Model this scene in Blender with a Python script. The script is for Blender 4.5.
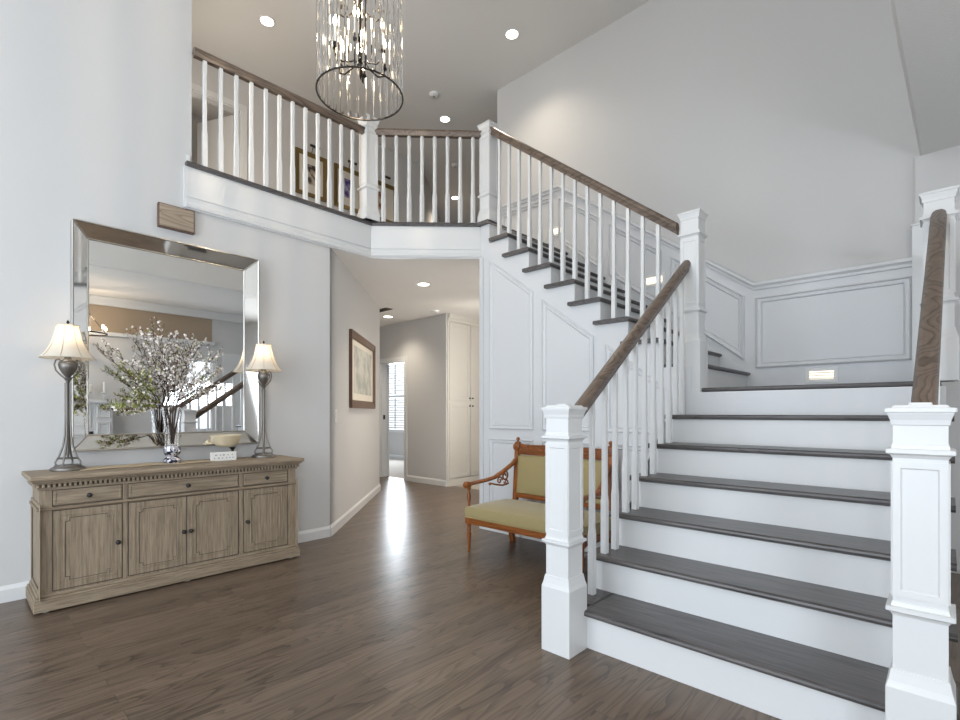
import bpy, bmesh, math, random
from mathutils import Vector, Matrix
random.seed(7)
PI = math.pi
for o in list(bpy.data.objects): bpy.data.objects.remove(o)
scene = bpy.context.scene
COL = scene.collection

# ------------------------------------------------------------------ camera
EYE = 1.1558; YAW = math.radians(43.14)
cam_d = bpy.data.cameras.new('camera'); cam = bpy.data.objects.new('camera', cam_d); COL.objects.link(cam)
cam.location = (0, 0, EYE); cam.rotation_euler = (PI/2, 0, YAW)
cam_d.sensor_width = 36; cam_d.lens = 36*497.47/960
cam_d.shift_y = (412.4-360)/960
cam_d.clip_start = .05
scene.camera = cam
scene.view_settings.view_transform = 'Standard'; scene.view_settings.look = 'None'
scene.view_settings.gamma = 1; scene.view_settings.use_curve_mapping = False
scene.view_settings.exposure = 0.15

# ------------------------------------------------------------------ world and light
w = bpy.data.worlds.new('sky'); scene.world = w; w.use_nodes = True
w.node_tree.nodes['Background'].inputs[0].default_value = (.86, .93, 1, 1)
w.node_tree.nodes['Background'].inputs[1].default_value = 1.7
def area(name, loc, direction, sx, sy, power, col):
    l = bpy.data.lights.new(name, 'AREA'); l.shape = 'RECTANGLE'; l.size = sx; l.size_y = sy; l.energy = power; l.color = col
    o = bpy.data.objects.new(name, l); COL.objects.link(o); o.location = loc
    o.rotation_euler = Vector(direction).to_track_quat('-Z', 'Z').to_euler(); return o
DAY = (.82, .91, 1); WARM = (1, .8, .58)
area('daylight_front_upper', (-2.3, -2.68, 3.9), (0, 1, -.12), 3.2, 2.0, 54, DAY)
area('daylight_front_door', (-1.9, -2.68, 1.35), (0, 1, 0), 3.2, 2.0, 96, DAY)
area('daylight_side_window', (1.87, 3.22, 1.5), (-1, 0, 0), .42, 1.2, 14, DAY)
area('daylight_side_room', (1.83, -1.2, 1.5), (-1, .25, .05), 1.6, 1.7, 72, DAY)
area('fill_upper_hall', (-5.4, 1.2, 4.0), (-.25, 1, -.1), 1.8, 1.2, 34, (1, .88, .74))  # added fill that brightens the upper hallway; no window stands here
area('fill_lower_hall', (-3.44, 4.9, 1.5), (-.8, -.8, .25), 1.8, 1.8, 100, (1, .93, .84))  # unseen fill added to brighten the lower hall and angled wall
area('fill_upper_room', (-7.86, 2.2, 4.4), (1, .1, 0), 1.2, 1.2, 5, (1, .9, .78))  # small added fill so the room behind the upstairs door isn't dark
area('daylight_study_window', (-10.0, 7.4, 1.6), (.35, -1, 0), .9, 1.8, 95, DAY)

# ------------------------------------------------------------------ materials
def mat(name, col, rough=.5, metal=0, bump=None, **kw):
    m = bpy.data.materials.new(name); m.use_nodes = True
    b = m.node_tree.nodes['Principled BSDF']
    b.inputs['Base Color'].default_value = (*col, 1); b.inputs['Roughness'].default_value = rough; b.inputs['Metallic'].default_value = metal
    for k, v in kw.items(): b.inputs[k.replace('_', ' ')].default_value = v
    if bump:
        n = m.node_tree.nodes; L = m.node_tree.links
        tc = n.new('ShaderNodeTexCoord'); no = n.new('ShaderNodeTexNoise'); no.inputs['Scale'].default_value = bump[0]; no.inputs['Detail'].default_value = 3
        bp = n.new('ShaderNodeBump'); bp.inputs['Strength'].default_value = bump[1]; bp.inputs['Distance'].default_value = bump[2] if len(bump) > 2 else .01
        L.new(tc.outputs['Object'], no.inputs['Vector']); L.new(no.outputs['Fac'], bp.inputs['Height']); L.new(bp.outputs['Normal'], b.inputs['Normal'])
    return m
def wood(name, dark, light, axis='Y', rough=.4, scale=1.0, ring=.5, rot=0):
    """wood with grain along one axis: stretched noise plus warped growth bands"""
    m = bpy.data.materials.new(name); m.use_nodes = True; n = m.node_tree.nodes; L = m.node_tree.links; b = n['Principled BSDF']
    tc = n.new('ShaderNodeTexCoord'); mp = n.new('ShaderNodeMapping'); s = [14*scale]*3; s['XYZ'.index(axis)] = .9*scale
    mp.inputs['Scale'].default_value = s; L.new(tc.outputs['Object'], mp.inputs['Vector'])
    n1 = n.new('ShaderNodeTexNoise'); n1.inputs['Scale'].default_value = 3.2; n1.inputs['Detail'].default_value = 8; n1.inputs['Roughness'].default_value = .62
    L.new(mp.outputs[0], n1.inputs['Vector'])
    mp2 = n.new('ShaderNodeMapping'); s2 = [7*scale]*3; s2['XYZ'.index(axis)] = .8*scale; mp2.inputs['Scale'].default_value = s2; L.new(tc.outputs['Object'], mp2.inputs['Vector'])
    n2 = n.new('ShaderNodeTexNoise'); n2.inputs['Scale'].default_value = .9; n2.inputs['Detail'].default_value = 1.5; L.new(mp2.outputs[0], n2.inputs['Vector'])
    mu = n.new('ShaderNodeMath'); mu.operation = 'MULTIPLY'; mu.inputs[1].default_value = 13; L.new(n2.outputs['Fac'], mu.inputs[0])
    f0 = n.new('ShaderNodeMath'); f0.operation = 'FRACT'; L.new(mu.outputs[0], f0.inputs[0])
    fr = n.new('ShaderNodeMapRange'); fr.inputs[1].default_value = .0; fr.inputs[2].default_value = .45; L.new(f0.outputs[0], fr.inputs[0])
    r1 = n.new('ShaderNodeMapRange'); r1.inputs[1].default_value = .3; r1.inputs[2].default_value = .7; L.new(n1.outputs['Fac'], r1.inputs[0])
    mx = n.new('ShaderNodeMix'); mx.inputs[0].default_value = ring; L.new(r1.outputs[0], mx.inputs[2]); L.new(fr.outputs[0], mx.inputs[3])
    cr = n.new('ShaderNodeMix'); cr.data_type = 'RGBA'; cr.inputs[6].default_value = (*dark, 1); cr.inputs[7].default_value = (*light, 1)
    L.new(mx.outputs[0], cr.inputs[0]); L.new(cr.outputs[2], b.inputs['Base Color'])
    b.inputs['Roughness'].default_value = rough
    bp = n.new('ShaderNodeBump'); bp.inputs['Strength'].default_value = .12; bp.inputs['Distance'].default_value = .002
    L.new(n1.outputs['Fac'], bp.inputs['Height']); L.new(bp.outputs['Normal'], b.inputs['Normal'])
    return m
def plank_floor():
    m = bpy.data.materials.new('oak_plank_floor'); m.use_nodes = True; n = m.node_tree.nodes; L = m.node_tree.links; b = n['Principled BSDF']
    tc = n.new('ShaderNodeTexCoord'); mp = n.new('ShaderNodeMapping'); mp.inputs['Rotation'].default_value = (0, 0, PI/2); L.new(tc.outputs['Object'], mp.inputs['Vector'])
    br = n.new('ShaderNodeTexBrick'); br.offset = .37; br.offset_frequency = 2; br.inputs['Scale'].default_value = 1
    br.inputs['Brick Width'].default_value = 1.25; br.inputs['Row Height'].default_value = .083; br.inputs['Mortar Size'].default_value = .0007; br.inputs['Mortar Smooth'].default_value = .1
    br.inputs['Bias'].default_value = 0
    br.inputs['Color1'].default_value = (0, 0, 0, 1); br.inputs['Color2'].default_value = (1, 1, 1, 1); br.inputs['Mortar'].default_value = (.5, .5, .5, 1)
    L.new(mp.outputs[0], br.inputs['Vector'])
    # per plank shift of the grain
    sc = n.new('ShaderNodeVectorMath'); sc.operation = 'SCALE'; sc.inputs['Scale'].default_value = 9.0; L.new(br.outputs['Color'], sc.inputs[0])
    ad = n.new('ShaderNodeVectorMath'); ad.operation = 'ADD'; L.new(tc.outputs['Object'], ad.inputs[0]); L.new(sc.outputs[0], ad.inputs[1])
    m1 = n.new('ShaderNodeMapping'); m1.inputs['Scale'].default_value = (42, 1.8, 42); L.new(ad.outputs[0], m1.inputs['Vector'])
    n1 = n.new('ShaderNodeTexNoise'); n1.inputs['Scale'].default_value = 2.4; n1.inputs['Detail'].default_value = 8; n1.inputs['Roughness'].default_value = .6; L.new(m1.outputs[0], n1.inputs['Vector'])
    m2 = n.new('ShaderNodeMapping'); m2.inputs['Scale'].default_value = (9, 1.1, 9); L.new(ad.outputs[0], m2.inputs['Vector'])
    n2 = n.new('ShaderNodeTexNoise'); n2.inputs['Scale'].default_value = .9; n2.inputs['Detail'].default_value = 1.2; L.new(m2.outputs[0], n2.inputs['Vector'])
    mu = n.new('ShaderNodeMath'); mu.operation = 'MULTIPLY'; mu.inputs[1].default_value = 14; L.new(n2.outputs['Fac'], mu.inputs[0])
    f0 = n.new('ShaderNodeMath'); f0.operation = 'FRACT'; L.new(mu.outputs[0], f0.inputs[0])
    fr = n.new('ShaderNodeMapRange'); fr.inputs[1].default_value = .0; fr.inputs[2].default_value = .45; L.new(f0.outputs[0], fr.inputs[0])
    r1 = n.new('ShaderNodeMapRange'); r1.inputs[1].default_value = .32; r1.inputs[2].default_value = .68; L.new(n1.outputs['Fac'], r1.inputs[0])
    mx = n.new('ShaderNodeMix'); mx.inputs[0].default_value = .55; L.new(r1.outputs[0], mx.inputs[2]); L.new(fr.outputs[0], mx.inputs[3])
    # plank tone
    tone = n.new('ShaderNodeMix'); tone.inputs[0].default_value = .3; L.new(mx.outputs[0], tone.inputs[2]); L.new(br.outputs['Color'], tone.inputs[3])
    cr = n.new('ShaderNodeMix'); cr.data_type = 'RGBA'; cr.inputs[6].default_value = (.028, .019, .013, 1); cr.inputs[7].default_value = (.185, .132, .094, 1)
    L.new(tone.outputs[0], cr.inputs[0])
    mo = n.new('ShaderNodeMix'); mo.data_type = 'RGBA'; L.new(br.outputs['Fac'], mo.inputs[0]); L.new(cr.outputs[2], mo.inputs[6]); mo.inputs[7].default_value = (.03, .022, .017, 1)
    L.new(mo.outputs[2], b.inputs['Base Color'])
    b.inputs['Roughness'].default_value = .3; b.inputs['Specular IOR Level'].default_value = .4
    bp = n.new('ShaderNodeBump'); bp.inputs['Strength'].default_value = .18; bp.inputs['Distance'].default_value = .002
    L.new(n1.outputs['Fac'], bp.inputs['Height']); L.new(bp.outputs['Normal'], b.inputs['Normal'])
    return m
def emit(name, col, s):
    m = mat(name, col); b = m.node_tree.nodes['Principled BSDF']; b.inputs['Emission Color'].default_value = (*col, 1); b.inputs['Emission Strength'].default_value = s; return m
M = {}
M['wall'] = mat('painted_wall_grey', (.575, .57, .565), .7, bump=(90, .12, .003))
M['ceiling'] = mat('textured_ceiling_paint', (.76, .745, .72), .85, bump=(130, .5, .006))
M['white'] = mat('white_trim_paint', (.68, .685, .685), .32)
M['white2'] = mat('white_painted_panelling', (.66, .67, .685), .42)
M['accent'] = mat('brown_accent_wall', (.36, .28, .2), .7)
M['cream'] = mat('cream_cabinet_paint', (.62, .60, .555), .45)
M['floor'] = plank_floor()
M['carpet'] = mat('pale_carpet', (.55, .5, .45), .95, bump=(200, .4, .01))
M['tread_x'] = wood('stained_tread_long_x', (.02, .018, .018), (.12, .108, .107), 'X', .33, 1.1, .3)
M['tread_y'] = wood('stained_tread_long_y', (.02, .018, .018), (.12, .108, .107), 'Y', .33, 1.1, .3)
M['rail_y'] = wood('stained_oak_rail_y', (.035, .023, .016), (.18, .132, .1), 'Y', .35, 1, .6)
M['rail_x'] = wood('stained_oak_rail_x', (.035, .023, .016), (.18, .132, .1), 'X', .35, 1, .6)
M['console_y'] = wood('weathered_oak_horizontal', (.15, .11, .072), (.36, .285, .2), 'Y', .6, 1.8, .12)
M['console_z'] = wood('weathered_oak_vertical', (.15, .11, .072), (.36, .285, .2), 'Z', .6, 1.8, .12)
M['groove'] = mat('dark_groove_brown', (.09, .068, .05), .7)  # dark brown for gap lines, dentil backing and the painted fret shadow
M['bench'] = wood('honey_carved_walnut', (.085, .022, .006), (.34, .11, .024), 'X', .35, 1.3, .3)
M['bench_z'] = wood('honey_carved_walnut_upright', (.085, .022, .006), (.34, .11, .024), 'Z', .35, 1.3, .3)
M['olive'] = mat('olive_damask', (.33, .262, .115), .75, bump=(60, .25, .004), Sheen_Weight=.3)
M['brass'] = mat('brass_nail', (.6, .45, .2), .3, 1)
M['mirror'] = mat('mirror_silver', (.86, .87, .87), .012, 1)
M['bevel'] = mat('antiqued_mirror_bevel', (.8, .78, .74), .04, 1)
M['silver'] = mat('beaded_silver_edge', (.5, .48, .45), .3, 1)
M['pewter'] = mat('pewter_lamp_metal', (.2, .185, .17), .42, .85)
M['iron'] = mat('dark_bronze_metal', (.045, .038, .032), .35, .9)
M['black'] = mat('black_hardware', (.02, .018, .016), .4, 0)
M['glass'] = mat('clear_glass', (1, 1, 1), .02, 0, Transmission_Weight=1, IOR=1.35)
M['stem'] = mat('branch_bark', (.075, .045, .03), .8)
M['petal'] = mat('white_pink_petal', (.8, .74, .68), .6)
M["leaf"] = mat("fresh_green_leaf", (.33, .36, .10), .55)
M['bud'] = mat('dark_red_bud', (.13, .05, .045), .6)
M['gold'] = mat('gold_leaf_frame', (.2, .135, .045), .4, .5)
M['mat_board'] = mat('cream_mat_board', (.66, .62, .55), .8)
M['gold_bowl'] = mat('gold_bowl_lamp_glow', (.9, .79, .58), .35, .5)  # paler than gold: reflected lamp glow is put into the colour
M['sign_white'] = mat('white_wood_block', (.75, .74, .71), .6)
M['ink'] = mat('grey_ink', (.3, .3, .3), .8)
M['burlap'] = mat('tan_runner_cloth', (.5, .39, .26), .9, bump=(150, .4, .005))
M['plastic'] = mat('white_plastic', (.74, .74, .73), .4)
M['vent'] = mat('brown_metal_grille', (.14, .11, .085), .5)
M['downlight'] = emit('lit_downlight_lens', (1, .93, .82), 9)
M['bulb'] = emit('lit_candle_bulb', (1, .78, .48), 22)
M['soft_bulb'] = emit('lit_lamp_bulb', (1, .82, .58), 5)
M['candle'] = mat('ivory_candle_sleeve', (.85, .82, .75), .5)
M['step_lamp'] = emit('lit_step_lamp', (1, .88, .68), 1.3)
M['shutter'] = mat('white_shutter_slat', (.8, .8, .78), .4)
M['chime'] = wood('driftwood_chime_cover', (.17, .12, .085), (.4, .32, .24), 'Y', .6, 1.2, .5)
M['frame_dark'] = wood('walnut_picture_frame', (.05, .025, .015), (.15, .075, .04), 'Z', .35, 1, .3)
def shade_mat():
    m = bpy.data.materials.new('pleated_silk_shade'); m.use_nodes = True; n = m.node_tree.nodes; L = m.node_tree.links
    for x in list(n): n.remove(x)
    o = n.new('ShaderNodeOutputMaterial'); mx = n.new('ShaderNodeMixShader'); d = n.new('ShaderNodeBsdfDiffuse'); t = n.new('ShaderNodeBsdfTranslucent')
    d.inputs[0].default_value = (.74, .7, .63, 1); t.inputs[0].default_value = (.92, .83, .68, 1); mx.inputs[0].default_value = .35
    L.new(d.outputs[0], mx.inputs[1]); L.new(t.outputs[0], mx.inputs[2]); L.new(mx.outputs[0], o.inputs[0]); return m
M['shade'] = shade_mat()
def mosaic_mat():
    m = bpy.data.materials.new('mercury_glass_mosaic'); m.use_nodes = True; n = m.node_tree.nodes; L = m.node_tree.links; b = n['Principled BSDF']
    tc = n.new('ShaderNodeTexCoord'); v = n.new('ShaderNodeTexVoronoi'); v.inputs['Scale'].default_value = 85; L.new(tc.outputs['Object'], v.inputs['Vector'])
    r = n.new('ShaderNodeValToRGB'); r.color_ramp.elements[0].color = (.03, .035, .07, 1); r.color_ramp.elements[1].color = (.7, .7, .75, 1); r.color_ramp.elements[0].position = .35; r.color_ramp.elements[1].position = .65
    L.new(v.outputs['Color'], r.inputs[0]); L.new(r.outputs[0], b.inputs['Base Color']); b.inputs['Metallic'].default_value = .6; b.inputs['Roughness'].default_value = .2; return m
M['mosaic'] = mosaic_mat()
def art_mat(name, base, ink, scale):
    m = bpy.data.materials.new(name); m.use_nodes = True; n = m.node_tree.nodes; L = m.node_tree.links; b = n['Principled BSDF']
    tc = n.new('ShaderNodeTexCoord'); no = n.new('ShaderNodeTexNoise'); no.inputs['Scale'].default_value = scale; no.inputs['Detail'].default_value = 6
    r = n.new('ShaderNodeValToRGB'); r.color_ramp.elements[0].color = (*ink, 1); r.color_ramp.elements[1].color = (*base, 1); r.color_ramp.elements[0].position = .4; r.color_ramp.elements[1].position = .58
    L.new(tc.outputs['Object'], no.inputs['Vector']); L.new(no.outputs['Fac'], r.inputs[0]); L.new(r.outputs[0], b.inputs['Base Color']); b.inputs['Roughness'].default_value = .6
    return m
M['art_engraving'] = art_mat('grey_engraving', (.52, .52, .47), (.33, .34, .32), 5)
M['art_brown'] = art_mat('brown_figure_print', (.5, .42, .33), (.04, .03, .025), 14)
M['art_blue'] = art_mat('blue_violet_print', (.35, .33, .5), (.05, .03, .17), 14)
M['art_red'] = art_mat('red_brown_print', (.55, .45, .36), (.2, .05, .03), 14)

# ------------------------------------------------------------------ mesh helpers
class MB:
    def __init__(s): s.bm = bmesh.new()
    def poly(s, pts): return s.bm.faces.new([s.bm.verts.new(p) for p in pts])
    def box(s, x0, x1, y0, y1, z0, z1, bev=0, seg=1):
        t = bmesh.new(); bmesh.ops.create_cube(t, size=1)
        for v in t.verts: v.co = Vector(((x0+x1)/2+v.co.x*(x1-x0), (y0+y1)/2+v.co.y*(y1-y0), (z0+z1)/2+v.co.z*(z1-z0)))
        if bev: bmesh.ops.bevel(t, geom=t.edges[:], offset=bev, segments=seg, affect='EDGES', profile=.5)
        s.merge(t); return s
    def merge(s, t, mtx=None):
        me = bpy.data.meshes.new('tmp'); t.to_mesh(me); t.free()
        if mtx is not None: me.transform(mtx)
        s.bm.from_mesh(me); bpy.data.meshes.remove(me)
    def prism(s, pts, d):
        """extrude a planar polygon (3-D points) by vector d"""
        d = Vector(d); a = [s.bm.verts.new(Vector(p)) for p in pts]; b = [s.bm.verts.new(Vector(p)+d) for p in pts]
        n = len(pts); s.bm.faces.new(a[::-1]); s.bm.faces.new(b)
        for i in range(n): s.bm.faces.new((a[i], a[(i+1) % n], b[(i+1) % n], b[i]))
        return s
    def loft(s, rings, caps=True, closed=True):
        vs = [[s.bm.verts.new(p) for p in r] for r in rings]; n = len(rings[0])
        for a, b in zip(vs, vs[1:]):
            for i in range(n if closed else n-1): s.bm.faces.new((a[i], a[(i+1) % n], b[(i+1) % n], b[i]))
        if caps: s.bm.faces.new(vs[0][::-1]); s.bm.faces.new(vs[-1])
        return s
    def lathe(s, c, prof, n=24, caps=True):
        return s.loft([[(c[0]+r*math.cos(2*PI*i/n), c[1]+r*math.sin(2*PI*i/n), c[2]+z) for i in range(n)] for r, z in prof], caps)
    def lathe_axis(s, c, axis, prof, n=12):
        q = Vector(axis).to_track_quat('Z', 'Y'); c = Vector(c)
        return s.loft([[c+q @ Vector((r*math.cos(2*PI*i/n), r*math.sin(2*PI*i/n), z)) for i in range(n)] for r, z in prof])
    def square(s, c, prof):
        """stack of square sections (halfwidth, chamfer, z)"""
        R = []
        for h, ch, z in prof:
            ch = max(ch, .0008)
            R.append([(c[0]+a, c[1]+b, z) for a, b in ((h, -h+ch), (h, h-ch), (h-ch, h), (-h+ch, h), (-h, h-ch), (-h, -h+ch), (-h+ch, -h), (h-ch, -h))])
        return s.loft(R)
    def tube(s, pts, r, n=8):
        pts = [Vector(p) for p in pts]; rr = r if isinstance(r, (list, tuple)) else [r]*len(pts); R = []; u = None
        for i, p in enumerate(pts):
            t = (pts[min(i+1, len(pts)-1)]-pts[max(i-1, 0)]).normalized()
            if u is None: u = t.orthogonal().normalized()
            u = (u-t*u.dot(t)).normalized(); v = t.cross(u)
            R.append([p+(u*math.cos(2*PI*k/n)+v*math.sin(2*PI*k/n))*rr[i] for k in range(n)])
        return s.loft(R)
    def ball(s, c, r, sx=1, sy=1, sz=1, sub=2):
        t = bmesh.new(); bmesh.ops.create_icosphere(t, subdivisions=sub, radius=r)
        s.merge(t, Matrix.Translation(c) @ Matrix.Diagonal((sx, sy, sz, 1))); return s
    def sweep(s, p0, p1, sec, out):
        """section points (out, up) swept from p0 to p1 with vertical mitre ends"""
        p0, p1, out = Vector(p0), Vector(p1), Vector(out).normalized(); Z = Vector((0, 0, 1))
        return s.loft([[p+out*a+Z*b for a, b in sec] for p in (p0, p1)])
    def moulding(s, pts, nrm, prof):
        """picture-frame moulding: closed polygon, profile (inward offset, height)"""
        nrm = Vector(nrm).normalized(); P = [Vector(p) for p in pts]; n = len(P); rings = []
        for i in range(n):
            a = (P[i]-P[i-1]).normalized(); b = (P[(i+1) % n]-P[i]).normalized()
            na, nb = nrm.cross(a), nrm.cross(b); m = (na+nb); m = m/m.dot(na)
            rings.append([P[i]+m*o+nrm*hh for o, hh in prof])
        rings.append(rings[0]); vs = [[s.bm.verts.new(p) for p in r] for r in rings[:-1]]; vs.append(vs[0]); k = len(prof)
        for a, b in zip(vs, vs[1:]):
            for j in range(k): s.bm.faces.new((a[j], a[(j+1) % k], b[(j+1) % k], b[j]))
        return s
    def build(s, name, m, parent=None, mtx=None, smooth=False):
        bmesh.ops.recalc_face_normals(s.bm, faces=s.bm.faces[:])
        me = bpy.data.meshes.new(name); s.bm.to_mesh(me); s.bm.free()
        if mtx is not None: me.transform(mtx)
        me.materials.append(M[m] if isinstance(m, str) else m)
        o = bpy.data.objects.new(name, me); COL.objects.link(o)
        if parent:
            o.parent = parent; me.transform(Matrix.Translation(-world_loc(parent)))
        if smooth:
            for p in me.polygons: p.use_smooth = True
            me.set_sharp_from_angle(angle=math.radians(40))
        return o
def world_loc(o):
    v = o.location.copy()
    while o.parent: o = o.parent; v += o.location
    return v
def thing(name, label, cat, loc=(0, 0, 0), group=None):
    o = bpy.data.objects.new(name, None); o.empty_display_size = .1; COL.objects.link(o); o.location = loc
    o['label'] = label; o['category'] = cat
    if group: o['group'] = group
    return o
def tag(o, label, cat, group=None):
    o['label'] = label; o['category'] = cat
    if group: o['group'] = group
    return o
def struct(o): o['kind'] = 'structure'; return o
def dup(root, delta, label=None, group=None):
    r = root.copy(); COL.objects.link(r); r.location = root.location+Vector(delta)
    if label: r['label'] = label
    if group: r['group'] = group
    for ch in list(root.children):
        c = ch.copy(); COL.objects.link(c); c.parent = r
        for g in list(ch.children):
            d = g.copy(); COL.objects.link(d); d.parent = c
    return r

RS = .19                      # riser height
CE = 5.45                     # upper ceiling
XW = -4.19                    # console wall
LY = [2.112, 2.40, 2.65, 2.905, 3.155, 3.41, 3.665]        # nosing of each lower tread and the landing
SL, SR = -1.43, .0            # sides of the lower flight
UX = lambda k: -2.515-(k-13)*.2435      # nosing of upper tread k (8..16)
YP = 3.63                     # face of the panelled wall under the upper flight

# ------------------------------------------------------------------ structure: floors and ceilings
b = MB(); b.box(-12, 4, -2.9, 5.42, -.1, 0); struct(b.build('floor', 'floor'))
b = MB(); b.box(-12, 4, 5.42, 9.4, -.1, .0); struct(b.build('floor_study', 'carpet'))
slab = [(XW-.005, 1.2), (XW-.005, 2.875), (-3.41, 3.655), (-3.41, 9.4), (-12, 9.4), (-12, 1.2)]
b = MB(); b.prism([(x, y, 2.70) for x, y in slab], (0, 0, .31)); struct(b.build('ceiling_hall', 'ceiling'))
b = MB(); b.prism([(x, y, 3.011) for x, y in slab], (0, 0, .028)); struct(b.build('floor_upper', 'tread_y'))
b = MB(); b.box(-12, 4, -2.9, 9.4, CE, CE+.1); struct(b.build('ceiling_upper', 'ceiling'))
b = MB(); b.loft([[(-.347+d, -2.8, z), (-.197+d, 2.97, z), (-.144+d, 5.05, z), (4, 5.05, z), (4, -2.8, z)] for d, z in ((.02, 3.07), (.006, 3.076), (0, 3.09), (0, CE))]); struct(b.build('ceiling_right', 'ceiling'))
# walls
b = MB(); b.box(XW-.14, XW, -2.8, 1.262, 0, CE)
b.prism([(XW-.14, 1.262, 0), (XW, 1.262, 0), (XW, 2.425, 0), (XW-.14, 2.565, 0)], (0, 0, 2.70))
struct(b.build('wall_left', 'wall'))
a0, a1 = Vector((XW, 2.425, 0)), Vector((-6.13, 4.365, 0))
b = MB(); off = Vector((-.1, -.1, 0)); b.prism([a0, a1, a1+off, a0+Vector((-.14, 0, 0))], (0, 0, 2.7)); struct(b.build('wall_angled', 'wall'))
b = MB(); b.box(-7.6, -6.13, 4.25, 4.365, 0, 2.7); b.box(-7.75, -7.6, 4.25, 5.42, 0, 2.7); struct(b.build('wall_hall_left', 'wall'))
b = MB(); b.box(-7.6, -7.40, 5.30, 5.42, 0, 2.7); b.box(-6.72, -5.68, 5.30, 5.42, 0, 2.7); b.box(-7.40, -6.72, 5.30, 5.42, 2.03, 2.7); struct(b.build('wall_hall_back', 'wall'))
b = MB(); b.box(-5.79, -5.66, 6.63, 7.6, 0, 2.7); b.box(-5.66, -3.3, 7.0, 7.1, 0, 2.7); struct(b.build('wall_hall_end', 'wall'))
b = MB(); b.box(-3.394, -3.33, 3.67, 7.0, 0, 2.7); struct(b.build('wall_hall_right', 'wall'))
# study beyond the door
b = MB(); b.box(-11.9, -10.42, 7.6, 7.72, 0, 2.7); b.box(-9.6, -5.7, 7.6, 7.72, 0, 2.7); b.box(-10.42, -9.6, 7.6, 7.72, 0, .72); b.box(-10.42, -9.6, 7.6, 7.72, 2.45, 2.7); struct(b.build('wall_study_back', 'wall'))
b = MB(); b.box(-11.9, -11.8, 4.2, 7.6, 0, 2.7); b.box(-11.8, -7.75, 4.2, 4.3, 0, 2.7); struct(b.build('wall_study_side', 'wall'))
# stairwell back wall
b = MB(); b.box(-4.37, -.144, 5.0, 5.12, 0, CE); struct(b.build('wall_back', 'wall'))
b = MB(); b.box(-.17, 2.0, 4.95, 5.05, 0, 3.07); struct(b.build('wall_back_right', 'wall'))
b = MB()
for y0, y1, z0, z1 in ((-2.8, -2.1, 0, 3.07), (-2.1, -.3, 0, .6), (-2.1, -.3, 2.45, 3.07), (-.3, 3.0, 0, 3.07), (3.0, 3.44, 0, .85), (3.0, 3.44, 2.12, 3.07), (3.44, 4.95, 0, 3.07)):
    b.box(1.9, 2.02, y0, y1, z0, z1)
struct(b.build('wall_right', 'wall'))
b = MB(); b.box(1.893, 1.9, 1.0, 3.43, 2.49, 2.93); struct(b.build('wall_right_accent', 'accent'))
b = MB()
for x0, x1, z0, z1 in ((-4.33, -3.0, 0, CE), (-3.0, .6, 0, .35), (-3.0, .6, 2.35, 2.9), (.6, 2.02, 0, CE), (-3.9, -.7, 4.9, CE), (-3.0, -.7, 2.9, 2.9), (-.7, .6, 2.9, CE)):
    if z1 > z0: b.box(x0, x1, -2.92, -2.8, z0, z1)
struct(b.build('wall_front', 'wall'))
# upper hallway
b = MB(); b.box(-6.77, -6.65, -1, 1.9, 3.039, CE); b.box(-6.77, -6.65, 2.58, 5.6, 3.039, CE); b.box(-6.77, -6.65, 1.9, 2.58, 5.06, CE)
b.prism([(-6.65, 5.6, 3.039), (-8.6, 7.93, 3.039), (-8.7, 7.85, 3.039), (-6.77, 5.6, 3.039)], (0, 0, CE-3.039)); struct(b.build('wall_upper_hall', 'wall'))
b = MB(); b.box(-8.7, -4.25, 8.1, 8.2, 3.039, CE); b.box(-4.37, -4.25, 5.12, 8.1, 3.039, CE); b.box(-6.65, -4.33, 1.0, 1.1, 3.039, CE); struct(b.build('wall_upper_far', 'wall'))
b = MB(); b.box(-8.0, -7.9, 1.2, 3.2, 3.039, CE); b.box(-7.9, -6.77, 1.2, 1.3, 3.039, CE); b.box(-7.9, -6.77, 3.1, 3.2, 3.039, CE); struct(b.build('wall_upper_room', 'wall'))

b = MB(); b.box(-5.80, -5.68, 5.288, 5.30, .1, 2.7); struct(b.build('trim_9', 'wall'))
# ---- fascia of the balcony, with its ledge and bottom moulding
fa = [(XW, 1.215), (XW, 2.875), (-3.41, 3.655)]
def along(name, pts, sec_fn, m, kind='trim'):
    b = MB(); P = [Vector((x, y, 0)) for x, y in pts]
    outs = []
    for i in range(len(P)):
        ns = []
        if i > 0: d = (P[i]-P[i-1]).normalized(); ns.append(Vector((d.y, -d.x, 0)))
        if i < len(P)-1: d = (P[i+1]-P[i]).normalized(); ns.append(Vector((d.y, -d.x, 0)))
        mth = sum(ns, Vector()); mth = mth/mth.dot(ns[0]); outs.append(mth)
    for sec in sec_fn: b.loft([[P[i]+outs[i]*a+Vector((0, 0, z)) for a, z in sec] for i in range(len(P))])
    return struct(b.build(name, m))
along('trim_1', fa, [[(-.01, 2.69), (.022, 2.69), (.022, 3.012), (-.01, 3.012)], [(.022, 2.70), (.040, 2.70), (.046, 2.715), (.036, 2.73), (.036, 2.745), (.03, 2.765), (.022, 2.77)], [(.022, 2.782), (.031, 2.782), (.031, 2.792), (.022, 2.792)]], 'white')
along('trim_2', fa, [[(-.12, 3.010), (.05, 3.010), (.056, 3.024), (.05, 3.040), (-.12, 3.040)]], 'tread_y')
b = MB(); b.box(XW, XW+.024, 1.205, 1.235, 2.70, 3.01); b.box(XW, XW+.015, 1.225, 1.245, 3.04, 3.10); struct(b.build('trim_3', 'white'))

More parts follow.
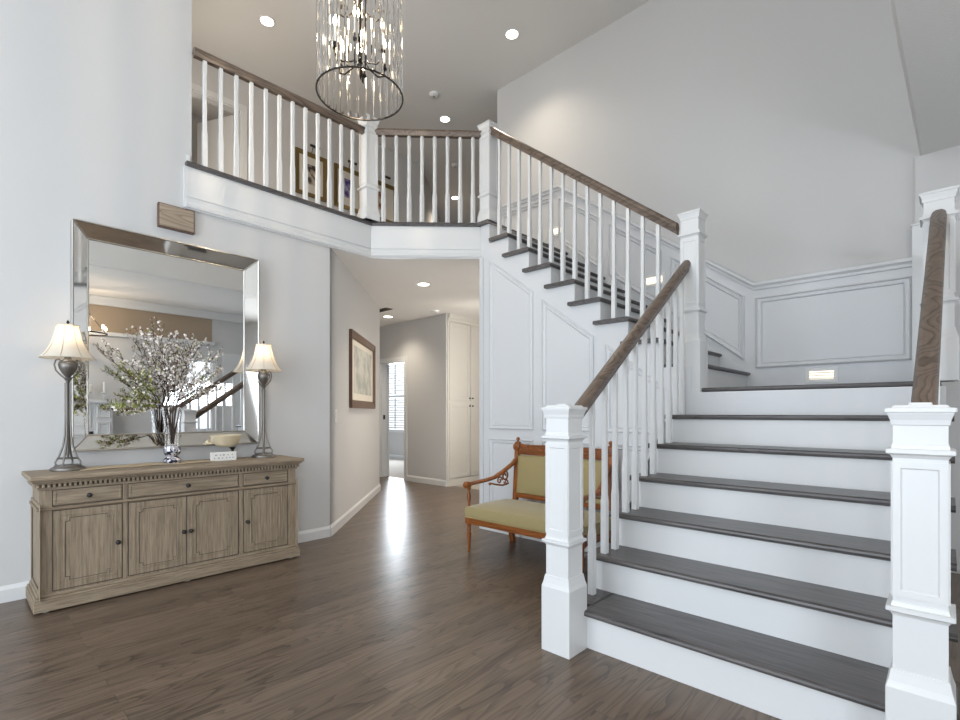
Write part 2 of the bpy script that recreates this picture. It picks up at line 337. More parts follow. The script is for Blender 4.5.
# ---- baseboards
bb = [(0, 0), (.016, 0), (.016, .075), (.010, .088), (.004, .10), (0, .10)]
def baseboard(name, p0, p1, out, z=0, m='white'):
    b = MB(); b.sweep((*p0, z), (*p1, z), bb, (*out, 0)); return struct(b.build(name, m))
baseboard('baseboard_left', (XW, -2.8), (XW, 2.42), (1, 0))
baseboard('baseboard_angled', (a0.x, a0.y), (a1.x, a1.y), (.7071, .7071))
baseboard('baseboard_hall', (-6.66, 5.3), (-5.68, 5.3), (0, -1))
baseboard('baseboard_stair', (-3.35, YP), (SL, YP), (0, -1))
baseboard('baseboard_study', (-11.8, 7.6), (-5.8, 7.6), (0, -1))
baseboard('baseboard_right', (1.9, -2.8), (1.9, 4.95), (-1, 0))
baseboard('baseboard_upper', (-6.65, 2.66), (-6.65, 5.6), (1, 0), 3.04)

# ------------------------------------------------------------------ door openings
b = MB()
for x0, x1, z0, z1 in ((-7.48, -7.40, 0, 2.11), (-6.72, -6.65, 0, 2.11), (-7.40, -6.72, 2.03, 2.11)): b.box(x0, x1, 5.282, 5.30, z0, z1)
b.box(-7.40, -7.385, 5.30, 5.42, 0, 2.03); b.box(-6.735, -6.72, 5.30, 5.42, 0, 2.03); b.box(-7.385, -6.735, 5.30, 5.42, 2.015, 2.03)
d1 = struct(b.build('door_1', 'white'))
b = MB(); b.prism([(-7.39, 5.43, .01), (-7.95, 5.58, .01), (-7.941, 5.614, .01), (-7.38, 5.464, .01)], (0, 0, 2.0)); dl = b.build('door_leaf', 'white', d1)
b = MB(); b.box(-7.386, -7.380, 5.335, 5.375, 1.03, 1.11); b.build('strike_plate', 'black', d1)
b = MB(); b.ball((-7.87, 5.64, .93), .028); b.lathe_axis((-7.88, 5.597, .93), (.26, .966, 0), [(.026, 0), (.026, .008), (.01, .012), (.01, .04)]); b.build('door_knob', 'black', dl, smooth=True)
b = MB()
for y0, y1, z0, z1 in ((1.83, 1.9, 3.04, 5.13), (2.58, 2.65, 3.04, 5.13), (1.9, 2.58, 5.06, 5.13)): b.box(-6.65, -6.632, y0, y1, z0, z1)
b.box(-6.77, -6.65, 2.565, 2.58, 3.04, 5.06); b.box(-6.77, -6.65, 1.9, 1.915, 3.04, 5.06); b.box(-6.77, -6.65, 1.915, 2.565, 5.045, 5.06)
d2 = struct(b.build('door_2', 'white'))
b = MB(); b.prism([(-6.79, 2.535, 3.05), (-7.35, 2.28, 3.05), (-7.365, 2.31, 3.05), (-6.805, 2.565, 3.05)], (0, 0, 1.99)); dl2 = b.build('door_leaf', 'white', d2)
for z in (4.74, 4.0, 3.3):
    b = MB(); b.box(-6.76, -6.70, 2.555, 2.566, z, z+.1); b.build('hinge', 'black', d2)

# ------------------------------------------------------------------ study window
b = MB()
for x0, x1, z0, z1 in ((-10.50, -10.42, .66, 2.53), (-9.60, -9.52, .66, 2.53), (-10.42, -9.6, 2.45, 2.53), (-10.52, -9.5, .66, .72), (-10.42, -9.6, 1.53, 1.58)): b.box(x0, x1, 7.575, 7.60, z0, z1)
wn = struct(b.build('window_1', 'white'))
for z0, z1 in ((.74, 1.52), (1.6, 2.43)):
    b = MB()
    for x in (-10.42, -10.03, -9.63): b.box(x, x+.03, 7.585, 7.61, z0, z1)
    z = z0+.02
    while z < z1-.03:
        b.prism([(-10.39, 7.575, z), (-10.39, 7.625, z+.024), (-10.39, 7.627, z+.03), (-10.39, 7.577, z+.006)], (.76, 0, 0)); z += .062
    b.build('shutter_panel', 'shutter', wn)
b = MB(); b.box(-10.42, -9.6, 7.68, 7.686, .72, 2.45); b.build('window_pane', 'glass', wn)
# side window and front windows
b = MB()
for y0, y1, z0, z1 in ((2.92, 3.0, .77, 2.2), (3.44, 3.52, .77, 2.2), (3.0, 3.44, .77, .85), (3.0, 3.44, 2.12, 2.2), (3.0, 3.44, 1.48, 1.51)): b.box(1.88, 1.9, y0, y1, z0, z1)
struct(b.build('window_2', 'white'))
b = MB()
for y0, y1, z0, z1 in ((3.62, 3.70, 0, 2.3), (4.45, 4.53, 0, 2.3), (3.70, 4.45, 2.22, 2.3)): b.box(1.88, 1.9, y0, y1, z0, z1)
d3 = struct(b.build('door_3', 'white'))
b = MB(); b.box(1.885, 1.9, 3.70, 4.45, .01, 2.22); b.moulding([(1.885, 3.82, .2), (1.885, 3.82, 2.1), (1.885, 4.33, 2.1), (1.885, 4.33, .2)], (-1, 0, 0), [(0, 0), (0, .01), (.03, .002), (.03, 0)]); b.build('door_leaf', 'white', d3)
b = MB()
for y0, y1, z0, z1 in ((-2.18, -2.1, .52, 2.53), (-.3, -.22, .52, 2.53), (-2.1, -.3, .52, .6), (-2.1, -.3, 2.45, 2.53), (-1.22, -1.18, .6, 2.45)): b.box(1.88, 1.9, y0, y1, z0, z1)
struct(b.build('window_3', 'white'))
b = MB()
for x0, x1, z0, z1 in ((-3.08, -3.0, .27, 2.43), (.6, .68, .27, 2.43), (-3.0, .6, 2.35, 2.43), (-3.0, .6, .27, .35), (-1.22, -1.18, .35, 2.35)): b.box(x0, x1, -2.8, -2.775, z0, z1)
struct(b.build('window_4', 'white'))
b = MB()
for x0, x1, z0, z1 in ((-3.08, -3.0, 2.82, 4.98), (-.78, -.70, 2.82, 4.98), (-3.0, -.7, 4.9, 4.98), (-3.0, -.7, 2.82, 2.9), (-1.87, -1.83, 2.9, 4.9)): b.box(x0, x1, -2.8, -2.775, z0, z1)
struct(b.build('window_5', 'white'))
# crown band and ledge of the side room
b = MB(); b.box(1.84, 1.9, 1.0, 4.95, 2.93, 3.07); struct(b.build('trim_4', 'white'))
b = MB(); b.box(1.82, 1.9, 1.0, 3.45, 2.43, 2.49); struct(b.build('trim_5', 'white'))

# ------------------------------------------------------------------ stairs: lower flight
st = thing('staircase', 'lower straight stair flight with dark oak treads and white risers', 'staircase', (SL, LY[0], 0))
for i in range(6):
    y = LY[i]; yn = LY[i+1]; z = (i+1)*RS
    x0 = SL-.03 if i else -1.30; x1 = SR+.03 if i else -.10
    b = MB(); sec = [(y+.012, z-.030), (y+.002, z-.024), (y, z-.015), (y+.002, z-.006), (y+.012, z), (yn+.035, z), (yn+.035, z-.030)]
    if i == 0:
        b.prism([(x0, a, c) for a, c in sec], (x1-x0, 0, 0)); b.box(SL-.03, SL+.14, 2.20, yn+.035, z-.03, z, .004); b.box(-.10, SR+.03, 2.20, yn+.035, z-.03, z, .004)
    else: b.prism([(x0, a, c) for a, c in sec], (x1-x0, 0, 0))
    b.build('tread', 'tread_x', st)
for i in range(7):
    b = MB(); b.box(SL+.005, SR-.005, LY[i]+.03, LY[i]+.045, i*RS, (i+1)*RS-.03); b.build('riser', 'white', st)
for x in (SL, SR-.03):
    b = MB(); pts = [(x, LY[0]+.031, 0)]
    for i in range(7):
        pts += [(x, LY[i]+.031, (i+1)*RS-.031)]
        if i < 6: pts += [(x, LY[i+1]+.031, (i+1)*RS-.031)]
    pts += [(x, YP-.005, 7*RS-.031), (x, YP-.005, 0)] if x == SL else [(x, 4.94, 7*RS-.031), (x, 4.94, 0)]
    b.prism(pts, (.03, 0, 0)); b.build('stringer', 'white', st)
# landing and upper flight
up = thing('staircase', 'upper stair flight with landing climbing left above the panelled wall', 'staircase', (SL, YP, 0))
b = MB(); b.prism([(SL-.0, LY[6]+.012, 1.30), (SL, LY[6]+.002, 1.306), (SL, LY[6], 1.315), (SL, LY[6]+.002, 1.324), (SL, LY[6]+.012, 1.33), (SL, 4.98, 1.33), (SL, 4.98, 1.30)], (SR-.02-SL, 0, 0)); b.build('landing', 'tread_x', up)
for k in range(8, 16):
    x = UX(k); z = k*RS; xb = x-.2435-(.075 if k < 15 else .0)
    b = MB(); y0, y1 = (YP-.045 if k > 8 else 3.70), 4.98
    b.prism([(a, y0, c) for a, c in ((x-.012, z-.03), (x-.002, z-.024), (x, z-.015), (x-.002, z-.006), (x-.012, z), (xb+.004, z), (xb, z-.006), (xb, z-.024), (xb+.004, z-.03))], (0, y1-y0, 0))
    b.build('tread', 'tread_y', up)
x = UX(16)
b = MB(); b.prism([(a, YP-.045, c) for a, c in ((x-.012, 3.01), (x-.002, 3.016), (x, 3.025), (x-.002, 3.034), (x-.012, 3.04), (x-.17, 3.04), (x-.17, 3.01))], (0, 4.98-YP+.045, 0)); b.build('landing_nosing', 'tread_y', up)
for k in range(8, 17):
    b = MB(); b.box(UX(k)-.045, UX(k)-.03, YP+.005, 4.98, (k-1)*RS, k*RS-.03); b.build('riser', 'white', up)
# panelled wall with the saw-tooth top
b = MB(); pts = [(-3.395, YP, 0), (-3.395, YP, 3.01)]
pts += [(UX(16)-.031, YP, 3.01)]
for k in range(15, 7, -1): pts += [(UX(k+1)-.031, YP, k*RS-.031), (UX(k)-.031, YP, k*RS-.031)]
pts += [(UX(8)-.031, YP, 7*RS-.031), (SR-.031, YP, 7*RS-.031), (SR-.031, YP, 0)]
b.prism(pts, (0, .035, 0)); struct(b.build('wall_stair', 'white2'))
# its mouldings
PR = [(0, 0), (0, .014), (.009, .02), (.014, .010), (.033, .006), (.038, .012), (.046, 0)]
b = MB(); Y = YP; N = (0, -1, 0)
b.moulding([(-3.267, Y, .995), (-2.737, Y, .995), (-2.737, Y, 2.255), (-3.267, Y, 2.65)], N, PR)
sl = -.78
b.moulding([(-2.633, Y, .995), (-2.115, Y, .995), (-2.115, Y, 1.785), (-2.633, Y, 2.17)], N, PR)
b.moulding([(-2.009, Y, .995), (-1.49, Y, .995), (-1.49, Y, 1.325), (-2.009, Y, 1.71)], N, PR)
for x0, x1 in ((-3.267, -2.737), (-2.633, -2.115), (-2.009, -1.49)): b.moulding([(x0, Y, .2), (x1, Y, .2), (x1, Y, .905), (x0, Y, .905)], N, PR)
b.box(-3.396, -3.35, YP-.015, YP, .0, 2.69)
struct(b.build('trim_6', 'white2'))

# ---- wainscot of the stairwell back wall
Y = 5.0
b = MB()
b.prism([(-4.37, Y, 3.04), (-4.37, Y, 3.855), (-3.37, Y, 3.855), (-1.27, Y, 2.31), (-.144, Y, 2.31), (-.144, Y, 1.3), (-1.4, Y, 1.3)], (0, -.012, 0)); struct(b.build('wall_back_wainscot', 'white2'))
b = MB(); cs = [(0, -.05), (.018, -.05), (.022, -.03), (.03, -.02), (.04, -.012), (.04, .012), (.012, .022), (0, .022)]
for p, q in (((-4.37, 3.855), (-3.37, 3.855)), ((-3.37, 3.855), (-1.27, 2.31)), ((-1.27, 2.31), (-.17, 2.31))):
    b.sweep((p[0], Y-.012, p[1]), (q[0], Y-.012, q[1]), cs, (0, -1, 0))
struct(b.build('trim_7', 'white2'))
PR2 = [(0, 0), (0, .018), (.01, .026), (.018, .012), (.038, .008), (.044, .014), (.052, 0)]
b = MB(); Y = 4.988
b.moulding([(-1.253, Y, 1.555), (-.188, Y, 1.555), (-.188, Y, 2.19), (-1.253, Y, 2.19)], N, PR2)
b.moulding([(-2.03, Y, 2.165), (-1.35, Y, 1.635), (-1.35, Y, 2.222), (-2.03, Y, 2.735)], N, PR2)
b.moulding([(-2.72, Y, 2.68), (-2.13, Y, 2.24), (-2.13, Y, 2.81), (-2.72, Y, 3.25)], N, PR2)
b.moulding([(-3.38, Y, 3.20), (-2.82, Y, 2.76), (-2.82, Y, 3.33), (-3.38, Y, 3.73)], N, PR2)
b.moulding([(-4.28, Y, 3.2), (-3.48, Y, 3.2), (-3.48, Y, 3.76), (-4.28, Y, 3.76)], N, PR2)
struct(b.build('trim_8', 'white2'))
# sloping skirt along the upper flight
b = MB(); b.prism([(-3.5, 4.99, 3.04), (-3.5, 4.99, 3.16), (-1.27, 4.99, 1.50), (-.17, 4.99, 1.44), (-.17, 4.99, 1.33), (-1.3, 4.99, 1.33)], (0, -.006, 0)); struct(b.build('baseboard_back', 'white2'))

# ------------------------------------------------------------------ newel posts
def newel(cx, cy, z0, zt, zp, zl, zu, label, w=.0635, capt=True):
    """z0 base, zp plinth top, zl/zu collars, zt cap top"""
    r = thing('newel_post', label, 'newel post', (cx, cy, z0), 'white square newel posts of the stairs')
    p = .08
    b = MB(); b.square((cx, cy), [(w, .001, z0), (w, .001, zt-.045)]); b.build('shaft', 'white', r)
    b = MB(); b.square((cx, cy), [(p, .002, z0), (p, .002, zp-.055), (p-.006, .002, zp-.035), (w+.006, .001, zp-.012), (w+.004, .001, zp), (w, .001, zp)]); b.build('plinth', 'white', r)
    for z in (zl, zu):
        b = MB(); b.square((cx, cy), [(w, .001, z-.03), (w+.006, .001, z-.02), (w+.016, .002, z-.014), (w+.016, .002, z-.002), (w+.004, .001, z), (w+.002, .001, z+.012), (w, .001, z+.014)]); b.build('collar', 'white', r)
    b = MB(); h = w
    for s, ax in ((1, 0), (-1, 0), (1, 1), (-1, 1)):
        if zu-zl < .2: continue
        q = h-.02; z1, z2 = zl+.05, zu-.06
        if ax == 0: P = [(cx+s*h, cy-s*q, z1), (cx+s*h, cy+s*q, z1), (cx+s*h, cy+s*q, z2), (cx+s*h, cy-s*q, z2)]; nn = (s, 0, 0)
        else: P = [(cx+s*q, cy+s*h, z1), (cx-s*q, cy+s*h, z1), (cx-s*q, cy+s*h, z2), (cx+s*q, cy+s*h, z2)]; nn = (0, s, 0)
        b.moulding(P, nn, [(-.02, .0005), (-.02, .004), (-.001, .004), (.003, .0005)])
    b.build('face_panel', 'white', r)
    b = MB(); b.square((cx, cy), [(w, .001, zt-.062), (w+.004, .001, zt-.060), (w+.006, .001, zt-.045), (w+.012, .001, zt-.028), (w+.013, .001, zt-.022), (w+.018, .002, zt-.021), (w+.018, .002, zt-.009), (w+.004, .002, zt-.008), (w-.002, .002, zt), (.028, .002, zt), (.026, .002, zt+.008)]); b.build('cap', 'white', r)
    return r
newel(-1.366, 2.062, 0, 1.19, .365, .54, 1.045, 'white newel at the foot of the left railing, nearest the green bench')
newel(-.058, 2.062, 0, 1.178, .365, .56, 1.045, 'large white newel at the foot of the right railing, right edge of photo')
newel(-1.352, 3.715, 1.14, 2.612, 1.72, 1.90, 2.45, 'tall white newel on the landing corner where both left railings meet')
newel(-.03, 3.80, 1.33, 2.39, 1.62, 1.78, 2.25, 'white landing newel behind the steep right handrail')
newel(-3.33, 3.68, 3.04, 4.02, 3.16, 3.31, 3.93, 'white newel at the top of the upper flight')
newel(-4.16, 2.83, 3.04, 4.05, 3.16, 3.36, 3.95, 'white newel at the bend of the balcony railing, behind the chandelier')
r = thing('half_newel', 'narrow white half newel against the wainscot at the right of the landing', 'newel post', (-.15, 4.94, 1.33))
b = MB(); b.box(-.185, -.125, 4.90, 4.95, 1.33, 2.54); b.build('shaft', 'white', r)
b = MB(); b.box(-.192, -.118, 4.892, 4.95, 2.54, 2.555, .003); b.build('cap', 'white', r)

# ------------------------------------------------------------------ railings
RSEC = [(-.02, -.035), (.02, -.035), (.024, -.012), (.032, -.004), (.034, .012), (.026, .026), (.012, .034), (-.012, .034), (-.026, .026), (-.034, .012), (-.032, -.004), (-.024, -.012)]
def handrail(p0, p1, m, parent):
    p0, p1 = Vector(p0), Vector(p1); d = p1-p0; out = Vector((d.y, -d.x, 0)).normalized()
    k = d.length/math.hypot(d.x, d.y)
    b = MB(); b.sweep(p0, p1, [(a, c*k) for a, c in RSEC], out); return b.build('handrail', m, parent, smooth=True)
def baluster(x, y, z0, z1, parent):
    b = MB(); L = z1-z0; s = .0165
    b.square((x, y), [(s, .001, z0), (s, .001, z0+.30*L), (s-.002, .004, z0+.30*L+.04), (s-.0035, .004, z0+.86*L), (s-.003, .001, z0+.88*L), (s-.0035, .001, z1)])
    b.build('baluster', 'white', parent)
G = 'dark oak and white baluster railings'
# lower left
r = thing('stair_railing', 'left railing of the lower flight, rising beside the green bench', 'railing', (-1.376, 2.2, 0), G)
za, zb = 1.102, 2.218; ya, yb = 2.125, 3.652
handrail((-1.376, ya, za), (-1.376, yb, zb), 'rail_y', r)
fz = lambda y: za+(zb-za)*(y-ya)/(yb-ya)-.035
for y, n in ((2.34, 1), (2.475, 2), (2.593, 2), (2.722, 3), (2.845, 3), (2.972, 4), (3.098, 4), (3.221, 5), (3.345, 5), (3.465, 6), (3.577, 6)): baluster(-1.376, y, n*RS, fz(y), r)
# lower right
r = thing('stair_railing', 'right railing of the lower flight, seen end on at the right edge', 'railing', (-.05, 2.2, 0), G)
handrail((-.055, ya, za), (-.03, 3.735, 2.235), 'rail_y', r)
for y, n in ((2.34, 1), (2.475, 2), (2.593, 2), (2.722, 3), (2.845, 3), (2.972, 4), (3.098, 4), (3.221, 5), (3.345, 5), (3.465, 6), (3.577, 6)): baluster(-.04, y, n*RS, fz(y), r)
# upper flight
r = thing('stair_railing', 'railing of the upper flight, climbing left from the landing newel', 'railing', (-1.4, 3.66, 1.33), G)
xa, xb = -1.44, -3.265; za2, zb2 = 2.505, 3.93
handrail((xa, 3.66, za2), (xb, 3.66, zb2), 'rail_x', r)
fu = lambda x: za2+(zb2-za2)*(x-xa)/(xb-xa)-.045
for k in range(8, 16):
    for j in (0, 1):
        x = UX(k)-.045-j*.122
        if x < -1.47 and x > -3.24: baluster(x, 3.66, k*RS, fu(x), r)
# balcony left
r = thing('balcony_railing', 'long balcony railing high above the mirror and console', 'railing', (-4.17, 1.3, 3.04), G)
handrail((-4.155, 1.265, 3.885), (-4.155, 2.768, 3.91), 'rail_y', r)
for y in (1.342, 1.458, 1.575, 1.693, 1.812, 1.928, 2.046, 2.164, 2.283, 2.401, 2.522, 2.644): baluster(-4.155, y, 3.04, 3.86, r)
# balcony diagonal
r = thing('balcony_railing', 'short diagonal balcony railing above the hallway opening', 'railing', (-3.7, 3.2, 3.04), G)
p0, p1 = Vector((-4.115, 2.88, 3.925)), Vector((-3.385, 3.625, 3.925))
handrail(p0, p1, 'rail_x', r)
for i in range(8):
    p = p0.lerp(p1, (i+.62)/8.25); baluster(p.x, p.y, 3.04, 3.895, r)
# landing guard at right
r = thing('landing_railing', 'short level guard railing behind the right landing newel', 'railing', (-.05, 4.2, 1.33))
handrail((-.04, 3.865, 2.24), (-.06, 4.90, 2.24), 'rail_y', r)
for i in range(8): baluster(-.045-.002*i, 3.96+.12*i, 1.33, 2.21, r)

# ------------------------------------------------------------------ console
XF = -3.79
con = thing('console_cabinet', 'weathered grey-brown oak sideboard with four doors under the mirror', 'sideboard', (-3.98, 1.12, 0))
Y0, Y1 = .353, 1.889
b = MB(); b.box(-4.17, XF-.018, Y0+.004, Y1-.004, .09, .745)
b.build('body', 'console_z', con)
b = MB()
for y0, y1 in ((Y0, .408), (.750, .774), (1.456, 1.484), (1.830, Y1)): b.box(XF-.02, XF, y0, y1, .10, .715)
for y0, y1 in ((.408, .750), (.774, 1.456), (1.484, 1.830)): b.box(XF-.02, XF-.002, y0, y1, .10, .112); b.box(XF-.02, XF-.002, y0, y1, .703, .715)
b.build('face_frame', 'console_z', con)
for y, s in ((Y0, -1), (Y1, 1)):
    b = MB(); b.moulding([(-4.16, y+s*.0, .13), (XF-.01, y, .13), (XF-.01, y, .575), (-4.16, y, .575)][::s], (0, s, 0), [(0, 0), (0, .003), (.045, .003), (.05, 0)])
    b.build('side_panel', 'console_z', con)
b = MB(); b.sweep((XF, Y0-.01, .595), (XF, Y1+.01, .595), [(-.02, -.008), (.006, -.008), (.012, -.002), (.012, .006), (.004, .010), (-.02, .010)], (1, 0, 0))
b.box(-4.17, XF, Y0-.012, Y0+.002, .587, .605); b.box(-4.17, XF, Y1-.002, Y1+.012, .587, .605); b.build('waist_moulding', 'console_y', con)
def plinth(ex, z0, z1): return (-4.18, XF+ex, Y0-ex, Y1+ex, z0, z1)
b = MB(); b.box(*plinth(.028, .0+.012, .075), .003); b.box(*plinth(.022, .075, .088), .003); b.box(*plinth(.012, .088, .104), .004); b.build('plinth', 'console_y', con)
for y in (Y0+.03, 1.12, Y1-.03):
    b = MB(); b.lathe((XF-.02, y, 0), [(.018, 0), (.018, .012)]); b.lathe((-4.14, y, 0), [(.018, 0), (.018, .012)]); b.build('foot', 'cream', con)
b = MB(); b.box(*plinth(.010, .706, .722), .002); b.box(*plinth(.026, .742, .752), .003); b.build('cornice', 'console_y', con)
b = MB()
y = Y0-.014
while y < Y1+.012: b.box(XF-.01, XF+.026, y, y+.013, .722, .743, .003); y += .024
x = -4.15
while x < XF: b.box(x, x+.011, Y0-.022, Y0+.01, .722, .742); b.box(x, x+.011, Y1-.01, Y1+.022, .722, .742); x += .021
b.build('dentil_band', 'console_y', con)
b = MB(); b.box(-4.18, XF+.005, Y0-.005, Y1+.005, .72, .743); b.build('dentil_backing', 'groove', con)
b = MB(); b.box(-4.185, XF+.058, Y0-.047, Y1+.050, .764, .792, .008, 3); b.box(-4.185, XF+.042, Y0-.038, Y1+.038, .752, .766, .004); b.build('top', 'console_y', con)
def knob(x, y, z, parent):
    b = MB(); b.lathe_axis((x, y, z), (1, 0, 0), [(.011, 0), (.011, .003), (.005, .005), (.005, .014), (.012, .018), (.0145, .023), (.012, .028), (.004, .031)], 14); return b.build('knob', 'black', parent, smooth=True)
for y0, y1 in ((.414, .744), (.780, 1.450), (1.490, 1.824)):
    b = MB(); b.box(XF-.012, XF+.0, y0, y1, .614, .700, .0015); b.moulding([(XF, y0+.006, .62), (XF, y1-.006, .62), (XF, y1-.006, .694), (XF, y0+.006, .694)], (1, 0, 0), [(0, 0), (0, .003), (.006, .003), (.008, 0)])
    d = b.build('drawer', 'console_y', con)
    b = MB(); b.moulding([(XF-.002, y0-.004, .610), (XF-.002, y1+.004, .610), (XF-.002, y1+.004, .704), (XF-.002, y0-.004, .704)], (1, 0, 0), [(0, 0), (0, .0005), (.004, .0005), (.004, 0)]); b.build('gap_line', 'groove', d)
    knob(XF, (y0+y1)/2, .657, d)
for y0, y1, ky in ((.414, .744, .722), (.782, 1.107, 1.090), (1.115, 1.448, 1.134), (1.492, 1.824, 1.513)):
    z0, z1 = .118, .580
    b = MB(); b.box(XF-.014, XF, y0, y1, z0, z1, .0015); d = b.build('door', 'console_z', con)
    b = MB(); b.moulding([(XF-.002, y0-.004, z0-.004), (XF-.002, y1+.004, z0-.004), (XF-.002, y1+.004, z1+.004), (XF-.002, y0-.004, z1+.004)], (1, 0, 0), [(0, 0), (0, .0005), (.004, .0005), (.004, 0)]); b.build('gap_line', 'groove', d)
    def notch(m, n_):
        a, c, e, f = y0+m, y1-m, z0+m-.008, z1-m+.008
        return [(XF, p, q) for p, q in ((a+n_, e), (c-n_, e), (c-n_, e+n_), (c, e+n_), (c, f-n_), (c-n_, f-n_), (c-n_, f), (a+n_, f), (a+n_, f-n_), (a, f-n_), (a, e+n_), (a+n_, e+n_))]
    b = MB(); b.moulding(notch(.046, .020), (1, 0, 0), [(0, 0), (.001, .004), (.006, .004), (.008, 0)])
    b.moulding([(XF, y0+.026, z0+.028), (XF, y1-.026, z0+.028), (XF, y1-.026, z1-.028), (XF, y0+.026, z1-.028)], (1, 0, 0), [(0, 0), (.001, .003), (.004, .003), (.005, 0)])
    b.build('raised_fretwork', 'console_z', d)
    b = MB(); b.moulding(notch(.053, .020), (1, 0, 0), [(0, 0), (0, .0006), (.004, .0006), (.004, 0)]); b.build('fret_shadow_line', 'groove', d)  # thin dark strip painted as shade inside the fretwork
    knob(XF, ky, .345, d)

# ------------------------------------------------------------------ mirror
mi = thing('wall_mirror', 'large wall mirror with wide slanted mirrored frame above the console', 'mirror', (-4.18, 1.15, .9))
o0, o1, oz0, oz1 = .546, 1.735, .908, 2.404; i0, i1, iz0, iz1 = .632, 1.640, 1.005, 2.310
XO, XI = -4.115, -4.165
b = MB(); b.box(XW+.002, XI-.003, o0+.004, o1-.004, oz0+.004, oz1-.004); b.build('backing', 'iron', mi)
b = MB(); b.box(XI-.003, XI, i0-.004, i1+.004, iz0-.004, iz1+.004); b.build('mirror_glass', 'mirror', mi)
A = [(o0, oz0), (o1, oz0), (o1, oz1), (o0, oz1)]; Bq = [(i0, iz0), (i1, iz0), (i1, iz1), (i0, iz1)]
for k in range(4):
    b = MB(); q = (k+1) % 4
    P = [(XO, *A[k]), (XO, *A[q]), (XI, *Bq[q]), (XI, *Bq[k])]
    b.prism([Vector(p) for p in P], (-.002, 0, 0)); b.build('bevelled_strip', 'bevel', mi)
b = MB()
for k in range(4):
    q = (k+1) % 4
    b.tube([(XO+.001, *A[k]), (XO+.001, *A[q])], .006, 6); b.tube([(XI+.003, *Bq[k]), (XI+.003, *Bq[q])], .0045, 6); b.tube([(XO, *A[k]), (XI+.002, *Bq[k])], .004, 6)
b.box(XW+.002, XO, o0-.004, o0, oz0, oz1); b.box(XW+.002, XO, o1, o1+.004, oz0, oz1); b.box(XW+.002, XO, o0, o1, oz1, oz1+.004); b.box(XW+.002, XO, o0, o1, oz0-.004, oz0)
b.build('beaded_edge', 'silver', mi)

# ------------------------------------------------------------------ table lamps
def make_lamp(cx, cy, z, label):
    r = thing('table_lamp', label, 'lamp', (cx, cy, z), 'pewter buffet lamps on the console')
    b = MB(); b.lathe((cx, cy, z), [(.088, 0), (.09, .006), (.086, .018), (.07, .026), (.066, .034), (.0, .036)], 32); b.build('base', 'pewter', r, smooth=True)
    for k in range(4):
        a = PI/4+k*PI/2+.3; c, s = math.cos(a), math.sin(a)
        prof = [(.062, .034), (.066, .05), (.045, .09), (.026, .15), (.016, .22), (.013, .32), (.013, .55)]
        b = MB(); b.tube([(cx+c*q, cy+s*q, z+h) for q, h in prof], .0055, 8); b.build('leg_rod', 'pewter', r, smooth=True)
    b = MB()
    b.tube([(cx+.052*math.cos(2*PI*i/24), cy+.052*math.sin(2*PI*i/24), z+.075) for i in range(25)], .004, 6); b.build('stretcher_ring', 'pewter', r, smooth=True)
    b = MB(); b.lathe((cx, cy, z), [(.004, .08), (.009, .1), (.009, .3), (.011, .56), (.02, .575), (.012, .585), (.03, .61), (.045, .64), (.05, .665), (.044, .68), (.034, .684), (.034, .69), (.018, .70), (.012, .75)], 24); b.build('column', 'pewter', r, smooth=True)
    for sgn in (-1, 1):
        b = MB(); b.tube([(cx, cy+sgn*q, z+h) for q, h in ((.012, .575), (.03, .59), (.058, .625), (.066, .66), (.058, .69), (.044, .697), (.036, .688))], .0045, 8); b.build('scroll_handle', 'pewter', r, smooth=True)
    # bell shade: eight gentle panels
    b = MB(); n = 32; prof = [(.133, .705), (.129, .712), (.106, .745), (.086, .785), (.072, .825), (.062, .868), (.055, .905), (.054, .912)]
    ring = lambda R, h: [(cx+R*(1+.03*abs(math.cos(4*2*PI*i/n/1)))*math.cos(2*PI*i/n), cy+R*(1+.03*abs(math.cos(4*2*PI*i/n)))*math.sin(2*PI*i/n), z+h) for i in range(n)]
    b.loft([ring(R, h) for R, h in prof], caps=False); sh = b.build('lamp_shade', 'shade', r, smooth=True)
    for k in range(8):
        a = 2*PI*k/8+PI/8; b = MB(); b.tube([(cx+R*1.02*math.cos(a), cy+R*1.02*math.sin(a), z+h) for R, h in prof], .0016, 5); b.build('seam_piping', 'burlap', sh)
    for R, h in ((.137, .706), (.057, .911)):
        b = MB(); b.tube([(cx+R*math.cos(2*PI*i/32), cy+R*math.sin(2*PI*i/32), z+h) for i in range(33)], .003, 6); b.build('shade_rim', 'shade', sh, smooth=True)
    b = MB(); b.lathe((cx, cy, z), [(.002, .91), (.007, .915), (.004, .922), (.009, .93), (.006, .938), (.001, .946)], 12); b.build('finial', 'iron', r, smooth=True)
    b = MB(); b.ball((cx, cy, z+.80), .022, 1, 1, 1.25); b.build('light_bulb', 'soft_bulb', r, smooth=True)
    l = bpy.data.lights.new('lamp_glow', 'POINT'); l.energy = .6; l.color = WARM; l.shadow_soft_size = .025
    o = bpy.data.objects.new('lamp_glow', l); COL.objects.link(o); o.parent = r; o.location = (0, 0, .85)
    return r
make_lamp(-4.04, .512, .792, 'pewter lamp with bell shade at the left end of the console')
make_lamp(-4.04, 1.745, .792, 'pewter lamp with bell shade at the right end of the console')

